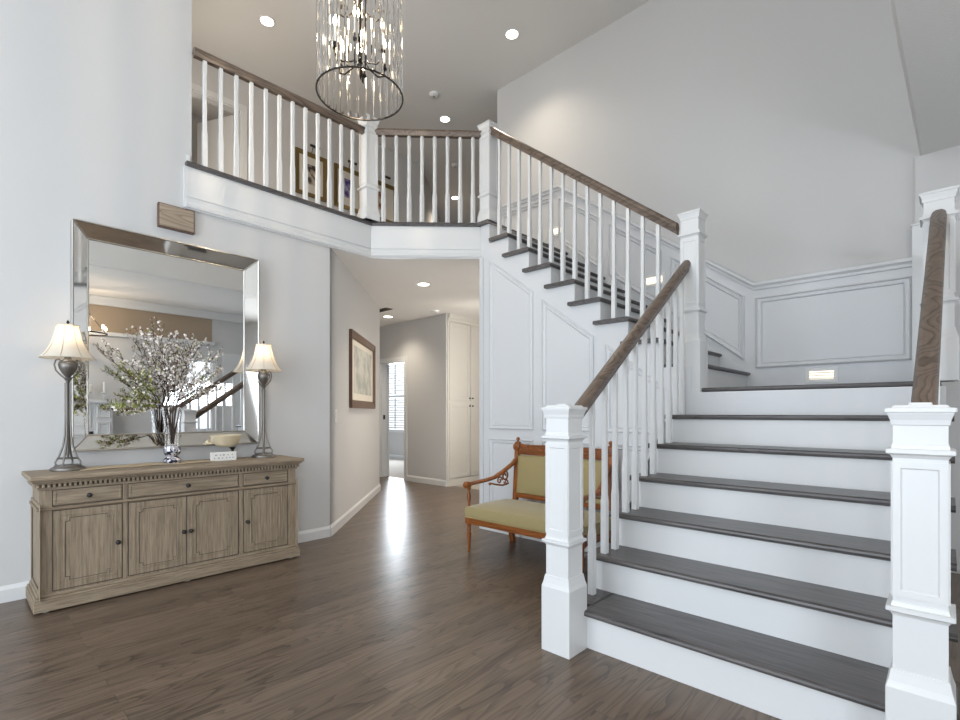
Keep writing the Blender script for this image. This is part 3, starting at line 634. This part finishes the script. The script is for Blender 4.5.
# ------------------------------------------------------------------ vase and branches
vx, vy = -4.02, 1.085
va = thing('glass_vase', 'tall flared clear glass vase with mosaic base on the console', 'vase', (vx, vy, .792))
b = MB(); b.lathe((vx, vy, .792), [(.045, .125), (.046, .2), (.052, .3), (.066, .40), (.0635, .40), (.049, .3), (.043, .2), (.042, .13)], 24, caps=True); b.build('glass_body', 'glass', va, smooth=True)
b = MB(); b.lathe((vx, vy, .792), [(.052, 0), (.056, .01), (.055, .03), (.040, .045), (.036, .052), (.046, .065), (.054, .085), (.054, .10), (.047, .125), (.0, .126)], 24); b.build('mosaic_base', 'mosaic', va, smooth=True)
spread = [(.99, .69, 1.73), (1.78, .93, 0), (1.56, 1.22, 0), (1.66, 1.33, 0)]
targets = [(-.02, .70, 1.60), (.05, .78, 1.43), (.08, .76, 1.17), (-.02, .90, 1.72), (.06, .98, 1.66), (-.05, 1.02, 1.81), (.08, 1.10, 1.60), (-.03, 1.14, 1.74), (.05, 1.20, 1.66),
           (-.02, 1.28, 1.66), (.07, 1.36, 1.60), (-.05, 1.44, 1.48), (.08, 1.40, 1.34), (.04, .86, 1.25), (-.06, 1.02, 1.40), (.10, 1.18, 1.36)]
places = ['reaching far left and drooping', 'arching left at mid height', 'lowest on the left with green leaves', 'tall, left of centre', 'upright, left of centre near the front',
          'tallest, thin tip above the others', 'upright at the centre front', 'upright at the centre back', 'upright just right of centre', 'leaning right and high', 'leaning right near the front',
          'reaching furthest right', 'low on the right', 'short and leafy on the left', 'short at the centre back', 'short right of centre']
rnd = random.Random(3)
def quad(bm, c, d, n, L, W):
    d = d.normalized(); s = d.cross(n)
    if s.length < 1e-4: s = d.orthogonal()
    s.normalize(); up_ = s.cross(d)*.25*L
    v = [bm.verts.new(p) for p in (c, c+d*L*.5+s*W+up_*.4, c+d*L+up_, c+d*L*.5-s*W+up_*.4)]; bm.faces.new(v)
for ti, (dx, ty, tz) in enumerate(targets):
    base = Vector((vx+rnd.uniform(-.012, .012), vy+rnd.uniform(-.012, .012), .93)); tip = Vector((vx+dx, ty, tz))
    if ti in (5, 7, 14): tip.x = -4.09
    neck = Vector((vx+dx*.25, vy+(ty-vy)*.16, 1.19))
    ctrl = neck+Vector((dx*.4, (ty-vy)*.25, (tz-1.19)*.55))
    pts = [base, base.lerp(neck, .5)]
    for k in range(9):
        t = k/8; p = neck*(1-t)**2+ctrl*2*t*(1-t)+tip*t*t; p += Vector((rnd.uniform(-1, 1), rnd.uniform(-1, 1), rnd.uniform(-1, 1)))*.008*(0 < k < 8)
        pts.append(p)
    b = MB(); b.tube(pts, [.0042-.0032*i/10 for i in range(11)], 5)
    twigs = []
    for k in range(4, 10):
        for _ in range(3 if ti != 5 else 1):
            p = pts[k]; d = (pts[k+1]-pts[k]).normalized()+Vector((rnd.uniform(-.7, .7), rnd.uniform(-1, 1), rnd.uniform(-.3, .8)))
            d.normalize(); L = rnd.uniform(.05, .13); q = p+d*L; q.x = max(q.x, -4.125)
            b.tube([p, p.lerp(q, .5)+Vector((0, 0, .006)), q], [.0018, .0014, .0008], 4); twigs.append((p, q))
    br = b.build('flowering_branch', 'stem'); tag(br, 'flowering twig in the glass vase, '+places[ti], 'branch', 'flowering branches in the glass vase')
    pb, lb, bb_ = MB(), MB(), MB()
    leafy = ti in (2, 13, 1)
    spots = []
    for p, q in twigs: spots += [p.lerp(q, t) for t in (.35, .6, .8, 1)]
    spots += pts[5:]
    for c in spots:
        for _ in range(2):
            cc = c+Vector((rnd.uniform(-1, 1), rnd.uniform(-1, 1), rnd.uniform(-1, 1)))*.012; cc.x = max(cc.x, -4.12); rr = rnd.uniform(.008, .014)
            if rnd.random() < .62:
                nrm = Vector((rnd.uniform(-.2, 1), rnd.uniform(-1, 1), rnd.uniform(-.3, 1))).normalized(); u = nrm.orthogonal().normalized(); v = nrm.cross(u)
                for k in range(5):
                    a = 2*PI*k/5; quad(pb.bm, cc, u*math.cos(a)+v*math.sin(a)+nrm*.3, nrm, rr, rr*.42)
            else: bb_.ball(cc, rr*.33, sub=1)
        for _ in range(3 if leafy else (1 if rnd.random() < .2 else 0)):
            d = Vector((rnd.uniform(-.3, 1), rnd.uniform(-1, 1), rnd.uniform(-.2, 1))); quad(lb.bm, c, d, Vector((0, 0, 1)), rnd.uniform(.02, .038), .006)
    for mb, nm, mm in ((pb, 'blossoms', 'petal'), (lb, 'leaves', 'leaf'), (bb_, 'buds', 'bud')):
        if len(mb.bm.verts): mb.build(nm, mm, br)['kind'] = 'stuff'

# ------------------------------------------------------------------ small things on the console
b = MB(); b.box(-3.99, -3.965, 1.325, 1.505, .792, .858, .002); sg = b.build('block_sign', 'sign_white'); tag(sg, 'small white block sign with two lines of tiny grey lettering', 'sign')
for zz, ys in ((.836, (1.35, 1.36, 1.385, 1.405, 1.412, 1.44, 1.47)), (.814, (1.345, 1.37, 1.378, 1.40, 1.43, 1.452, 1.475))):
    b = MB()
    for y in ys: b.box(-3.9655, -3.9642, y, y+.007, zz-.004, zz+.004)
    b.build('lettering', 'ink', sg)
bo = thing('gold_bowl', 'shallow gold footed bowl in front of the right corner of the mirror', 'bowl', (-4.03, 1.50, .792))
c = (-4.03, 1.50, .792)
b = MB(); b.lathe(c, [(.032, 0), (.03, .006), (.012, .012), (.008, .03), (.012, .05), (.009, .06), (.009, .075), (.022, .09), (.024, .096), (.0, .097)], 20); b.build('pedestal', 'iron', bo, smooth=True)
c2 = (-4.03, 1.452, .792)
b = MB(); b.lathe(c2, [(.02, .1), (.06, .106), (.088, .13), (.112, .19), (.109, .19), (.085, .134), (.054, .112), (.0, .11)], 28); b.build('dish', 'gold_bowl', bo, smooth=True)
b = MB(); n = 14
vs = []
for i in range(n+1):
    t = i/n; y = .56+t*.78; z = .796+.0035*abs(math.sin(t*9))
    vs.append([Vector((-4.12+.01*math.sin(t*11), y, z)), Vector((-3.93+.012*math.sin(t*8+1), y, z))])
for a, c in zip(vs, vs[1:]):
    b.prism([a[0], a[1], c[1], c[0]], (0, 0, -.003))
tag(b.build('table_runner', 'burlap'), 'narrow tan cloth runner lying along the console top', 'table runner')

# ------------------------------------------------------------------ wall pieces
r = thing('door_chime', 'weathered wooden door chime box above the mirror', 'door chime', (XW, 1.15, 2.59))
b = MB(); b.box(XW, XW+.045, 1.04, 1.265, 2.512, 2.672, .003); b.build('cover', 'chime', r)
b = MB(); b.box(XW, XW+.038, 1.034, 1.271, 2.506, 2.678); b.build('rim', 'frame_dark', r)
# 45-degree wall frame: local x along wall, y out of it
T45 = Matrix(((-.70711, .70711, 0, XW), (.70711, .70711, 0, 2.425), (0, 0, 1, 0), (0, 0, 0, 1)))
def loc45(u, z): return T45 @ Vector((u, 0, z))
u0, u1, pz0, pz1 = .775, 2.20, 1.205, 2.065
r = thing('framed_picture', 'large framed grey engraving on the angled hallway wall', 'picture', loc45((u0+u1)/2, 1.2))
def fr45(name, m, prof, a, c, e, f, hh=0, parent=r):
    b = MB(); b.moulding([(a, hh, e), (a, hh, f), (c, hh, f), (c, hh, e)], (0, 1, 0), prof); return b.build(name, m, parent, T45)
fr45('frame', 'frame_dark', [(0, 0), (0, .035), (.03, .028), (.075, .022), (.085, .012), (.085, 0)], u0, u1, pz0, pz1)
b = MB(); b.box(u0+.08, u1-.08, .004, .012, pz0+.08, pz1-.08); b.build('mat_board', 'mat_board', r, T45)
b = MB(); b.box(u0+.19, u1-.19, .012, .014, pz0+.17, pz1-.15); b.build('engraving', 'art_engraving', r, T45)
fr45('gilt_slip', 'gold', [(0, 0), (0, .016), (.008, .014), (.008, 0)], u0+.083, u1-.083, pz0+.083, pz1-.083)
r = thing('light_switch', 'white wall switch at the near end of the angled wall', 'light switch', loc45(.15, 1.12))
b = MB(); b.box(.16, .24, 0, .006, 1.065, 1.185, .002); b.build('cover_plate', 'plastic', r, T45)
b = MB(); b.box(.185, .215, .006, .011, 1.095, 1.155, .002); b.build('rocker', 'white', r, T45)
# upstairs pictures
for y0, y1, art, lab in ((3.31, 3.79, 'art_brown', 'gold framed print with dark figure upstairs, leftmost of three'), (3.915, 4.40, 'art_blue', 'gold framed print with blue violet image upstairs, middle of three'), (4.50, 5.06, 'art_red', 'gold framed print with red brown figure upstairs, rightmost of three')):
    r = thing('framed_print', lab, 'picture', (-6.65, (y0+y1)/2, 4.55), 'framed prints in the upper hallway')
    z0, z1 = 4.24, 4.865; X = -6.65
    b = MB(); b.moulding([(X, y0, z0), (X, y1, z0), (X, y1, z1), (X, y0, z1)], (1, 0, 0), [(0, 0), (0, .03), (.02, .025), (.055, .016), (.06, 0)]); b.build('frame', 'gold', r)
    b = MB(); b.box(X+.001, X+.008, y0+.05, y1-.05, z0+.05, z1-.05); b.build('mat_board', 'mat_board', r)
    b = MB(); ym = (y0+y1)/2; b.box(X+.008, X+.011, ym-.07, ym+.07, 4.42, 4.70); b.build('print', art, r)
    b = MB(); b.tube([(X+.02, ym, z1), (X+.05, ym, z1+.06), (X+.12, ym, z1+.07)], .006, 6); b.tube([(X+.12, ym-.07, z1+.055), (X+.12, ym+.07, z1+.055)], .018, 8); b.build('picture_light', 'black', r, smooth=True)

# ------------------------------------------------------------------ hallway cabinet (built-in)
XC = -5.68
r = thing('pantry_cabinet', 'tall cream built-in cabinet at the end of the lower hallway', 'cabinet', (XC-.02, 5.9, 0))
b = MB(); b.box(XC, XC+.02, 5.32, 6.62, .0, .11); b.build('toe_base', 'cream', r)
b = MB(); b.box(-5.79, XC, 5.425, 6.6, 0, 2.7); b.box(XC, XC+.015, 5.31, 5.345, .11, 2.58); b.box(XC-.02, XC+.015, 6.5, 6.6, .11, 2.58); b.box(XC-.02, XC+.010, 5.345, 6.5, 1.30, 1.345); b.build('carcass', 'cream', r)
b = MB(); b.sweep((XC, 5.31, 2.58), (XC, 6.62, 2.58), [(-.02, 0), (.02, 0), (.03, .03), (.055, .06), (.06, .12), (-.02, .12)], (1, 0, 0)); b.build('crown', 'cream', r)
for y0, y1, ky in ((5.35, 5.81, 5.785), (5.825, 6.285, 5.85)):
    for z0, z1, kz in ((.125, 1.30, 1.26), (1.345, 2.57, 1.385)):
        b = MB(); b.box(XC-.01, XC+.012, y0, y1, z0, z1, .002)
        b.moulding([(XC+.012, y0, z0), (XC+.012, y1, z0), (XC+.012, y1, z1), (XC+.012, y0, z1)], (1, 0, 0), [(.002, 0), (.002, .007), (.055, .007), (.06, 0)])
        d = b.build('door', 'cream', r)
        b = MB(); b.lathe_axis((XC+.018, ky, kz), (1, 0, 0), [(.006, 0), (.006, .012), (.014, .016), (.014, .026), (.004, .03)], 12); b.build('knob', 'black', d, smooth=True)

# ------------------------------------------------------------------ settee
S = thing('settee', 'antique carved wood settee with olive green upholstery beside the stair', 'settee', (-2.36, 3.2, 0))
sx0, sx1, sf, sb = -2.905, -1.79, 2.925, 3.44
turned = [(.008, 0), (.011, .01), (.008, .02), (.012, .03), (.014, .08), (.019, .14), (.020, .16), (.012, .17), (.018, .18), (.018, .19), (.013, .20), (.018, .225), (.022, .24), (.022, .31)]
for x in (sx0+.02, sx1-.02):
    b = MB(); b.lathe((x, sf+.02, 0), turned, 16); b.box(x-.024, x+.024, sf-.004, sf+.044, .235, .325, .003); b.build('leg', 'bench_z', S, smooth=True)
for x in (sx0+.06, sx1-.06):
    b = MB(); b.loft([[(x+a*.02, y+c*.02, z) for a, c in ((-1, -1), (1, -1), (1, 1), (-1, 1))] for y, z in ((sb+.03, 0), (sb+.005, .1), (sb-.01, .2), (sb-.015, .32))]); b.build('leg', 'bench_z', S)
b = MB(); b.box(sx0, sx1, sf, sf+.03, .238, .292, .005, 2); b.box(sx0, sx0+.03, sf, sb, .238, .292, .004); b.box(sx1-.03, sx1, sf, sb, .238, .292, .004); b.box(sx0, sx1, sb-.03, sb, .238, .292, .004); b.build('seat_rail', 'bench', S)
# cushion with crowned top
b = MB(); nx, ny = 24, 10; rows = []
def crown(u, v): return .378+.034*(1-(2*u-1)**6)*(1-(2*v-1)**4)
for j in range(ny+1):
    v = j/ny; rows.append([Vector((sx0+.006+(sx1-sx0-.012)*i/nx, sf-.006+(sb-sf)*v, crown(i/nx, v))) for i in range(nx+1)])
vs = [[b.bm.verts.new(p) for p in r_] for r_ in rows]
for j in range(ny):
    for i in range(nx): b.bm.faces.new((vs[j][i], vs[j][i+1], vs[j+1][i+1], vs[j+1][i]))
edge = [vs[0][i] for i in range(nx+1)]+[vs[j][nx] for j in range(1, ny+1)]+[vs[ny][i] for i in range(nx-1, -1, -1)]+[vs[j][0] for j in range(ny-1, 0, -1)]
low = [b.bm.verts.new((v.co.x, v.co.y, .288)) for v in edge]
mid = [b.bm.verts.new((v.co.x+(.008 if v.co.x > -2.33 else -.008)*(abs(v.co.x+2.3325) > .5), v.co.y-(.008 if v.co.y < sf+.05 else 0), .335)) for v in edge]
n = len(edge)
for i in range(n): b.bm.faces.new((edge[i], edge[(i+1) % n], mid[(i+1) % n], mid[i])); b.bm.faces.new((mid[i], mid[(i+1) % n], low[(i+1) % n], low[i]))
b.bm.faces.new(low); b.build('seat_cushion', 'olive', S, smooth=True)
b = MB()
for i in range(76): b.ball((sx0+.01+(sx1-sx0-.02)*i/75, sf-.010, .296), .0038, sub=1)
b.build('nail_trim', 'brass', S)['kind'] = 'stuff'
# back (leans slightly)
def lean(z): return sb-.01+.07*(z-.3)/.6*.6
bx0, bx1 = -2.80, -1.865
for x in (bx0+.012, bx1-.012):
    b = MB(); b.loft([[(x+a*.020, lean(z)+c*.018, z) for a, c in ((-1, -1), (1, -1), (1, 1), (-1, 1))] for z in (.27, .5, .70, .80, .892)]); b.build('back_post', 'bench_z', S)
    b = MB(); b.lathe((x+.0, lean(.89), .888), [(.02, 0), (.022, .006), (.008, .012), (.01, .018), (.018, .028), (.018, .036), (.010, .046), (.002, .05)], 14); b.build('finial', 'bench', S, smooth=True)
    b = MB(); b.lathe_axis((x, lean(.85)-.02, .85), (0, -1, 0), [(.034, 0), (.034, .006), (.024, .012), (.026, .016), (.012, .018), (.01, .024)], 18); b.build('rosette', 'bench', S, smooth=True)
b = MB(); ys = lean(.87)
pts = []
for i in range(33):
    t = i/32; x = bx0+(bx1-bx0)*t; z = .872+.018*math.exp(-((t-.5)/.16)**2)+.012*math.exp(-((t-.04)/.03)**2)+.012*math.exp(-((t-.96)/.03)**2); pts.append((x, ys-.016, z))
b.prism([(bx0, ys-.016, .785), (bx1, ys-.016, .785)]+pts[::-1], (0, .034, 0)); b.build('crest_rail', 'bench', S)
b = MB()
for x in [bx0+.07+i*(bx1-bx0-.14)/11 for i in range(12)]:
    b.tube([(x+.026*math.cos(a)*(1-a/14), ys-.018, .838+.022*math.sin(a)*(1-a/14)) for a in [k*.6 for k in range(14)]], .0035, 5)
b.tube([(bx0+.03, ys-.019, .805), (bx1-.03, ys-.019, .805)], .005, 6)
b.build('carving', 'bench', S, smooth=True)
b = MB(); b.box(bx0, bx1, lean(.47)-.016, lean(.47)+.014, .405, .445, .004); b.tube([(bx0+.02, lean(.455)-.017, .425), (bx1-.02, lean(.455)-.017, .425)], .005, 6); b.build('lower_back_rail', 'bench', S)
b = MB(); nx, nz = 20, 8; x0_, x1_, z0_, z1_ = bx0+.03, bx1-.03, .448, .78
g = [[b.bm.verts.new((x0_+(x1_-x0_)*i/nx, lean(z0_+(z1_-z0_)*j/nz)-.014-.024*(1-(2*i/nx-1)**6)*(1-(2*j/nz-1)**4), z0_+(z1_-z0_)*j/nz)) for i in range(nx+1)] for j in range(nz+1)]
for j in range(nz):
    for i in range(nx): b.bm.faces.new((g[j][i], g[j][i+1], g[j+1][i+1], g[j+1][i]))
b.prism([(x0_, lean(.448)-.013, z0_), (x1_, lean(.448)-.013, z0_), (x1_, lean(.78)-.013, z1_), (x0_, lean(.78)-.013, z1_)], (0, .022, 0)); b.build('back_cushion', 'olive', S, smooth=True)
b = MB()
for i in range(60):
    for z in (z0_+.006, z1_-.006): b.ball((x0_+(x1_-x0_)*i/59, lean(z)-.018, z), .0036, sub=1)
for j in range(22):
    z = z0_+(z1_-z0_)*j/21
    for x in (x0_+.003, x1_-.003): b.ball((x, lean(z)-.018, z), .0036, sub=1)
b.build('nail_trim', 'brass', S)['kind'] = 'stuff'
# arms
for x, s in ((sx0+.02, 1), (sx1-.02, -1)):
    xb_ = bx0+.012 if s == 1 else bx1-.012
    b = MB(); b.lathe((x, sf+.02, 0), [(.02, .335), (.022, .345), (.012, .355), (.018, .37), (.012, .385), (.010, .40), (.015, .44), (.017, .465), (.010, .50), (.009, .51), (.016, .52), (.016, .53), (.010, .537), (.010, .55)], 14); b.build('arm_post', 'bench_z', S, smooth=True)
    path = [(x, sf+.0, .560), (x, sf+.08, .567), (x, sf+.2, .572), (x*.7+xb_*.3, sf+.30, .592), (x*.4+xb_*.6, sf+.39, .64), (xb_, sf+.46, .70), (xb_, lean(.74)-.01, .745)]
    b = MB()
    P = [Vector(p) for p in path]; R = []
    for i, p in enumerate(P):
        t = (P[min(i+1, len(P)-1)]-P[max(i-1, 0)]).normalized(); side = Vector((1, 0, 0)); up_ = t.cross(side).normalized()*-1; wv, hv = (.027, .016) if i < 4 else (.022, .02)
        R.append([p+side*wv*math.cos(a)+up_*hv*math.sin(a) for a in [2*PI*k/10 for k in range(10)]])
    b.loft(R); b.lathe_axis((x-.026, sf+.0, .556), (1, 0, 0), [(.012, 0), (.028, .004), (.030, .012), (.030, .04), (.028, .048), (.012, .052)], 18); b.build('armrest', 'bench', S, smooth=True)
    b = MB()
    def spiral(cy_, cz_, r0, turns, a0_, d=1): return [(x*.4+xb_*.6, cy_+r0*(1-k/26)*math.cos(a0_+d*k*turns*2*PI/20), cz_+r0*(1-k/26)*math.sin(a0_+d*k*turns*2*PI/20)) for k in range(21)]
    b.tube(spiral(sf+.34, .565, .035, 1.2, 0), .007, 6); b.tube(spiral(sf+.41, .60, .045, 1.3, 1.5, -1), .008, 6); b.tube(spiral(sf+.43, .545, .03, 1.2, 3), .006, 6)
    b.tube([(x*.4+xb_*.6, sf+.22, .555), (x*.4+xb_*.6, sf+.29, .535), (x*.4+xb_*.6, sf+.38, .52), (x*.4+xb_*.6, sf+.46, .53)], .008, 6); b.ball((x*.4+xb_*.6, sf+.215, .55), .014)
    b.build('arm_scrollwork', 'bench', S, smooth=True)

# ------------------------------------------------------------------ chandelier
cx, cy, cz, CR = -2.75, 1.809, 3.193, .270
ch = thing('chandelier', 'large cylindrical glass rod chandelier with lit candle bulbs', 'chandelier', (cx, cy, CE))
circ = lambda R, z, n=48: [(cx+R*math.cos(2*PI*i/n), cy+R*math.sin(2*PI*i/n), z) for i in range(n+1)]
for z in (cz, cz+.95):
    b = MB(); b.tube(circ(CR, z), .0055, 8); b.build('ring', 'iron', ch, smooth=True)
for i in range(32):
    a = 2*PI*(i+.5)/32; x, y = cx+(CR-.004)*math.cos(a), cy+(CR-.004)*math.sin(a); c, s = math.cos(a), math.sin(a)
    b = MB(); hw, ht = .0145, .0035
    sec = [(hw, 0), (hw*.6, ht), (0, ht*1.3), (-hw*.6, ht), (-hw, 0), (0, -ht*.4)]
    b.loft([[(x-s*u+c*v, y+c*u+s*v, z) for u, v in sec] for z in (cz+.006, cz+.945)]); b.build('glass_rod', 'glass', ch)
b = MB(); b.lathe((cx, cy, cz), [(.001, .10), (.006, .12), (.004, .16), (.012, .185), (.018, .20), (.012, .215), (.03, .23), (.034, .26), (.02, .28), (.008, .30), (.008, .60), (.016, .62), (.03, .64), (.03, .66), (.008, .68), (.008, 1.0), (.03, 1.02), (.006, 1.05)], 16); b.build('centre_stem', 'iron', ch, smooth=True)
def arm_set(n, R, zb, ph):
    for k in range(n):
        a = ph+2*PI*k/n; c, s = math.cos(a), math.sin(a)
        pr = [(.02, zb+.04), (.06, zb-.005), (R*.75, zb-.03), (R, zb-.01), (R, zb+.03)]
        b = MB(); b.tube([(cx+c*q, cy+s*q, cz+h) for q, h in pr], .005, 7); b.lathe((cx+c*R, cy+s*R, cz+zb+.03), [(.006, 0), (.02, .006), (.022, .012), (.012, .014), (.014, .03), (.014, .04)], 12); ar = b.build('arm', 'iron', ch, smooth=True)
        b = MB(); b.lathe((cx+c*R, cy+s*R, cz+zb+.07), [(.011, 0), (.011, .10), (.006, .105)], 12); b.build('candle_sleeve', 'candle', ar, smooth=True)
        b = MB(); b.lathe((cx+c*R, cy+s*R, cz+zb+.175), [(.005, 0), (.012, .012), (.016, .028), (.012, .045), (.004, .062), (.001, .07)], 12); b.build('candle_bulb', 'bulb', ar, smooth=True)
arm_set(6, .165, .20, .35); arm_set(4, .13, .52, .9)
b = MB(); b.tube([(cx, cy, cz+1.05), (cx, cy, CE-.02)], .005, 6); b.build('hanging_chain', 'iron', ch)
b = MB(); b.lathe((cx, cy, CE-.035), [(.01, 0), (.05, .01), (.065, .03), (.065, .035)], 20); b.build('canopy', 'iron', ch, smooth=True)
for k in range(4):
    a = k*PI/2; b = MB(); b.tube([(cx+CR*math.cos(a), cy+CR*math.sin(a), cz+.95), (cx+.02*math.cos(a), cy+.02*math.sin(a), cz+1.03)], .004, 6); b.build('spoke', 'iron', ch)
for zz, e in ((cz+.42, 22), (cz+.75, 12)):
    l = bpy.data.lights.new('chandelier_glow', 'POINT'); l.energy = e; l.color = (1, .82, .6); l.shadow_soft_size = .03
    o = bpy.data.objects.new('chandelier_glow', l); COL.objects.link(o); o.parent = ch; o.location = (0, .03, zz-CE)

# ------------------------------------------------------------------ recessed lights etc.
def downlight(x, y, z, label, e=14, g='recessed ceiling lights'):
    r = thing('recessed_light', label, 'ceiling light', (x, y, z), g)
    b = MB(); b.lathe((x, y, z), [(.088, 0), (.088, -.004), (.078, -.008), (.068, -.006), (.068, 0)], 28); b.build('trim_ring', 'plastic', r, smooth=True)
    b = MB(); b.lathe((x, y, z-.006), [(.066, 0), (.066, .004), (.0, .005)], 24); b.build('lens', 'downlight', r)
    l = bpy.data.lights.new('downlight_beam', 'SPOT'); l.energy = e*4; l.color = (1, .87, .7); l.spot_size = math.radians(125); l.spot_blend = 1; l.shadow_soft_size = .06
    o = bpy.data.objects.new('downlight_beam', l); COL.objects.link(o); o.parent = r; o.location = (0, 0, -.02)
downlight(-5.437, 2.385, CE, 'lit recessed ceiling light above the left balcony, nearest the left wall', 8)
downlight(-3.595, 4.368, CE, 'lit recessed ceiling light just left of the sloping tall wall', 20)
downlight(-5.353, 4.963, CE, 'lit recessed ceiling light above the diagonal balcony railing', 18)
downlight(-7.169, 6.919, CE, 'lit recessed light far down the upper hallway, seen between balusters', 34)
downlight(-4.587, 3.902, 2.7, 'lit recessed light in the lower hallway, nearer and larger', 24)
downlight(-6.559, 4.833, 2.7, 'lit recessed light in the lower hallway, further back by the angled wall', 15)
def detector(x, y, z, label):
    r = thing('smoke_detector', label, 'smoke detector', (x, y, z), 'round white smoke detectors')
    b = MB(); b.lathe((x, y, z-.035), [(.03, 0), (.05, .006), (.062, .02), (.065, .035)], 24); b.build('housing', 'plastic', r, smooth=True)
    b = MB(); b.lathe((x, y, z-.037), [(.012, 0), (.014, .004)], 12); b.build('sensor', 'vent', r)
detector(-5.041, 4.472, CE, 'white smoke detector on the upper ceiling right of the chandelier')
detector(-5.66, 5.05, 2.7, 'white smoke detector on the lower hallway ceiling')
detector(-6.221, 6.004, CE, 'small smoke detector on the upper hallway ceiling seen through the balusters')
r = thing('ceiling_vent', 'brown ceiling vent beside the end of the angled wall', 'vent', (-6.25, 4.5, 2.7))
b = MB(); b.box(-6.5, -6.02, 4.40, 4.52, 2.69, 2.70); b.build('frame', 'vent', r)
b = MB()
for i in range(5): b.box(-6.48, -6.04, 4.412+i*.02, 4.422+i*.02, 2.684, 2.69)
b.build('louvres', 'black', r)
def steplight(x, z, lab):
    r = thing('step_light', lab, 'step light', (x, 4.988, z), 'louvred step lights on the stair wall')
    b = MB(); Yl = 4.988; b.box(x-.115, x+.115, Yl-.008, Yl, z-.063, z+.063, .002); b.build('face_plate', 'plastic', r)
    b = MB(); b.box(x-.085, x+.085, Yl-.0095, Yl-.008, z-.033, z+.033); b.build('lens', 'step_lamp', r)
    for k in range(3):
        b = MB(); zz = z-.025+k*.023; b.prism([(x-.088, Yl-.0095, zz), (x-.088, Yl-.018, zz-.006), (x-.088, Yl-.018, zz-.002), (x-.088, Yl-.0095, zz+.004)], (.176, 0, 0)); b.build('louvre', 'plastic', r)
steplight(-.76, 1.468, 'lit step light low on the landing wall'); steplight(-2.20, 2.52, 'lit step light half way up the upper flight'); steplight(-3.43, 3.33, 'lit step light near the top of the upper flight')

# ------------------------------------------------------------------ side room seen in the mirror
r = thing('fireplace', 'white panelled fireplace surround in the side room, reflected in the mirror', 'fireplace', (1.72, 1.35, 0))
b = MB(); b.box(1.62, 1.9, .70, 1.88, 1.31, 1.36, .004); b.build('mantel_shelf', 'white', r)
for y0, y1 in ((.74, .98), (1.60, 1.84)):
    b = MB(); b.box(1.68, 1.9, y0, y1, 0, 1.31); b.moulding([(1.68, y0+.03, .15), (1.68, y0+.03, 1.0), (1.68, y1-.03, 1.0), (1.68, y1-.03, .15)], (-1, 0, 0), PR); b.moulding([(1.68, y0+.03, 1.07), (1.68, y0+.03, 1.27), (1.68, y1-.03, 1.27), (1.68, y1-.03, 1.07)], (-1, 0, 0), PR); b.build('pilaster', 'white', r)
b = MB(); b.box(1.70, 1.9, .98, 1.60, .85, 1.31); b.moulding([(1.70, 1.02, .92), (1.70, 1.02, 1.25), (1.70, 1.56, 1.25), (1.70, 1.56, .92)], (-1, 0, 0), PR); b.build('frieze_panel', 'white', r)
b = MB(); b.box(1.80, 1.9, .98, 1.60, 0, .85); b.build('firebox', 'black', r)
def pillar_candle(y, h, rr, lab):
    r = thing('pillar_candle', lab, 'candle', (1.76, y, 1.36), 'candles on the mantel')
    b = MB(); b.lathe((1.76, y, 1.36), [(.04, 0), (.04, .008), (.012, .015), (.01, .10), (.04, .115), (.042, .125), (.0, .126)], 16); b.build('holder', 'white', r, smooth=True)
    b = MB(); b.lathe((1.76, y, 1.486), [(rr, 0), (rr, h), (rr*.8, h+.004), (.0, h-.002)], 16); b.build('wax', 'candle', r, smooth=True)
pillar_candle(1.54, .11, .045, 'wide pillar candle on the mantel, reflected in the mirror'); pillar_candle(1.74, .17, .014, 'thin taper candle on the mantel, reflected in the mirror')
r = thing('ring_chandelier', 'bronze ring chandelier with lit candles, reflected in the mirror', 'chandelier', (1.2, 1.42, 3.07))
qx, qy, qz = 1.2, 1.42, 2.36
b = MB(); b.tube([(qx+.26*math.cos(2*PI*i/32), qy+.26*math.sin(2*PI*i/32), qz) for i in range(33)], .012, 8); b.build('ring', 'iron', r, smooth=True)
b = MB(); b.tube([(qx, qy, qz+.35), (qx, qy, 3.07)], .008, 6)
for k in range(3): a = 2*PI*k/3; b.tube([(qx, qy, qz+.36), (qx+.26*math.cos(a), qy+.26*math.sin(a), qz)], .005, 6)
b.build('suspension', 'iron', r)
for k in range(6):
    a = 2*PI*k/6+.3; x, y = qx+.26*math.cos(a), qy+.26*math.sin(a)
    b = MB(); b.lathe((x, y, qz), [(.02, .01), (.012, .014), (.012, .07)], 10); cn = b.build('candle_sleeve', 'candle', r, smooth=True)
    b = MB(); b.lathe((x, y, qz+.07), [(.006, 0), (.017, .02), (.012, .045), (.002, .06)], 10); b.build('candle_bulb', 'bulb', cn, smooth=True)
l = bpy.data.lights.new('ring_glow', 'POINT'); l.energy = 14; l.color = WARM; l.shadow_soft_size = .03
o = bpy.data.objects.new('ring_glow', l); COL.objects.link(o); o.parent = r; o.location = (0, 0, -.5)
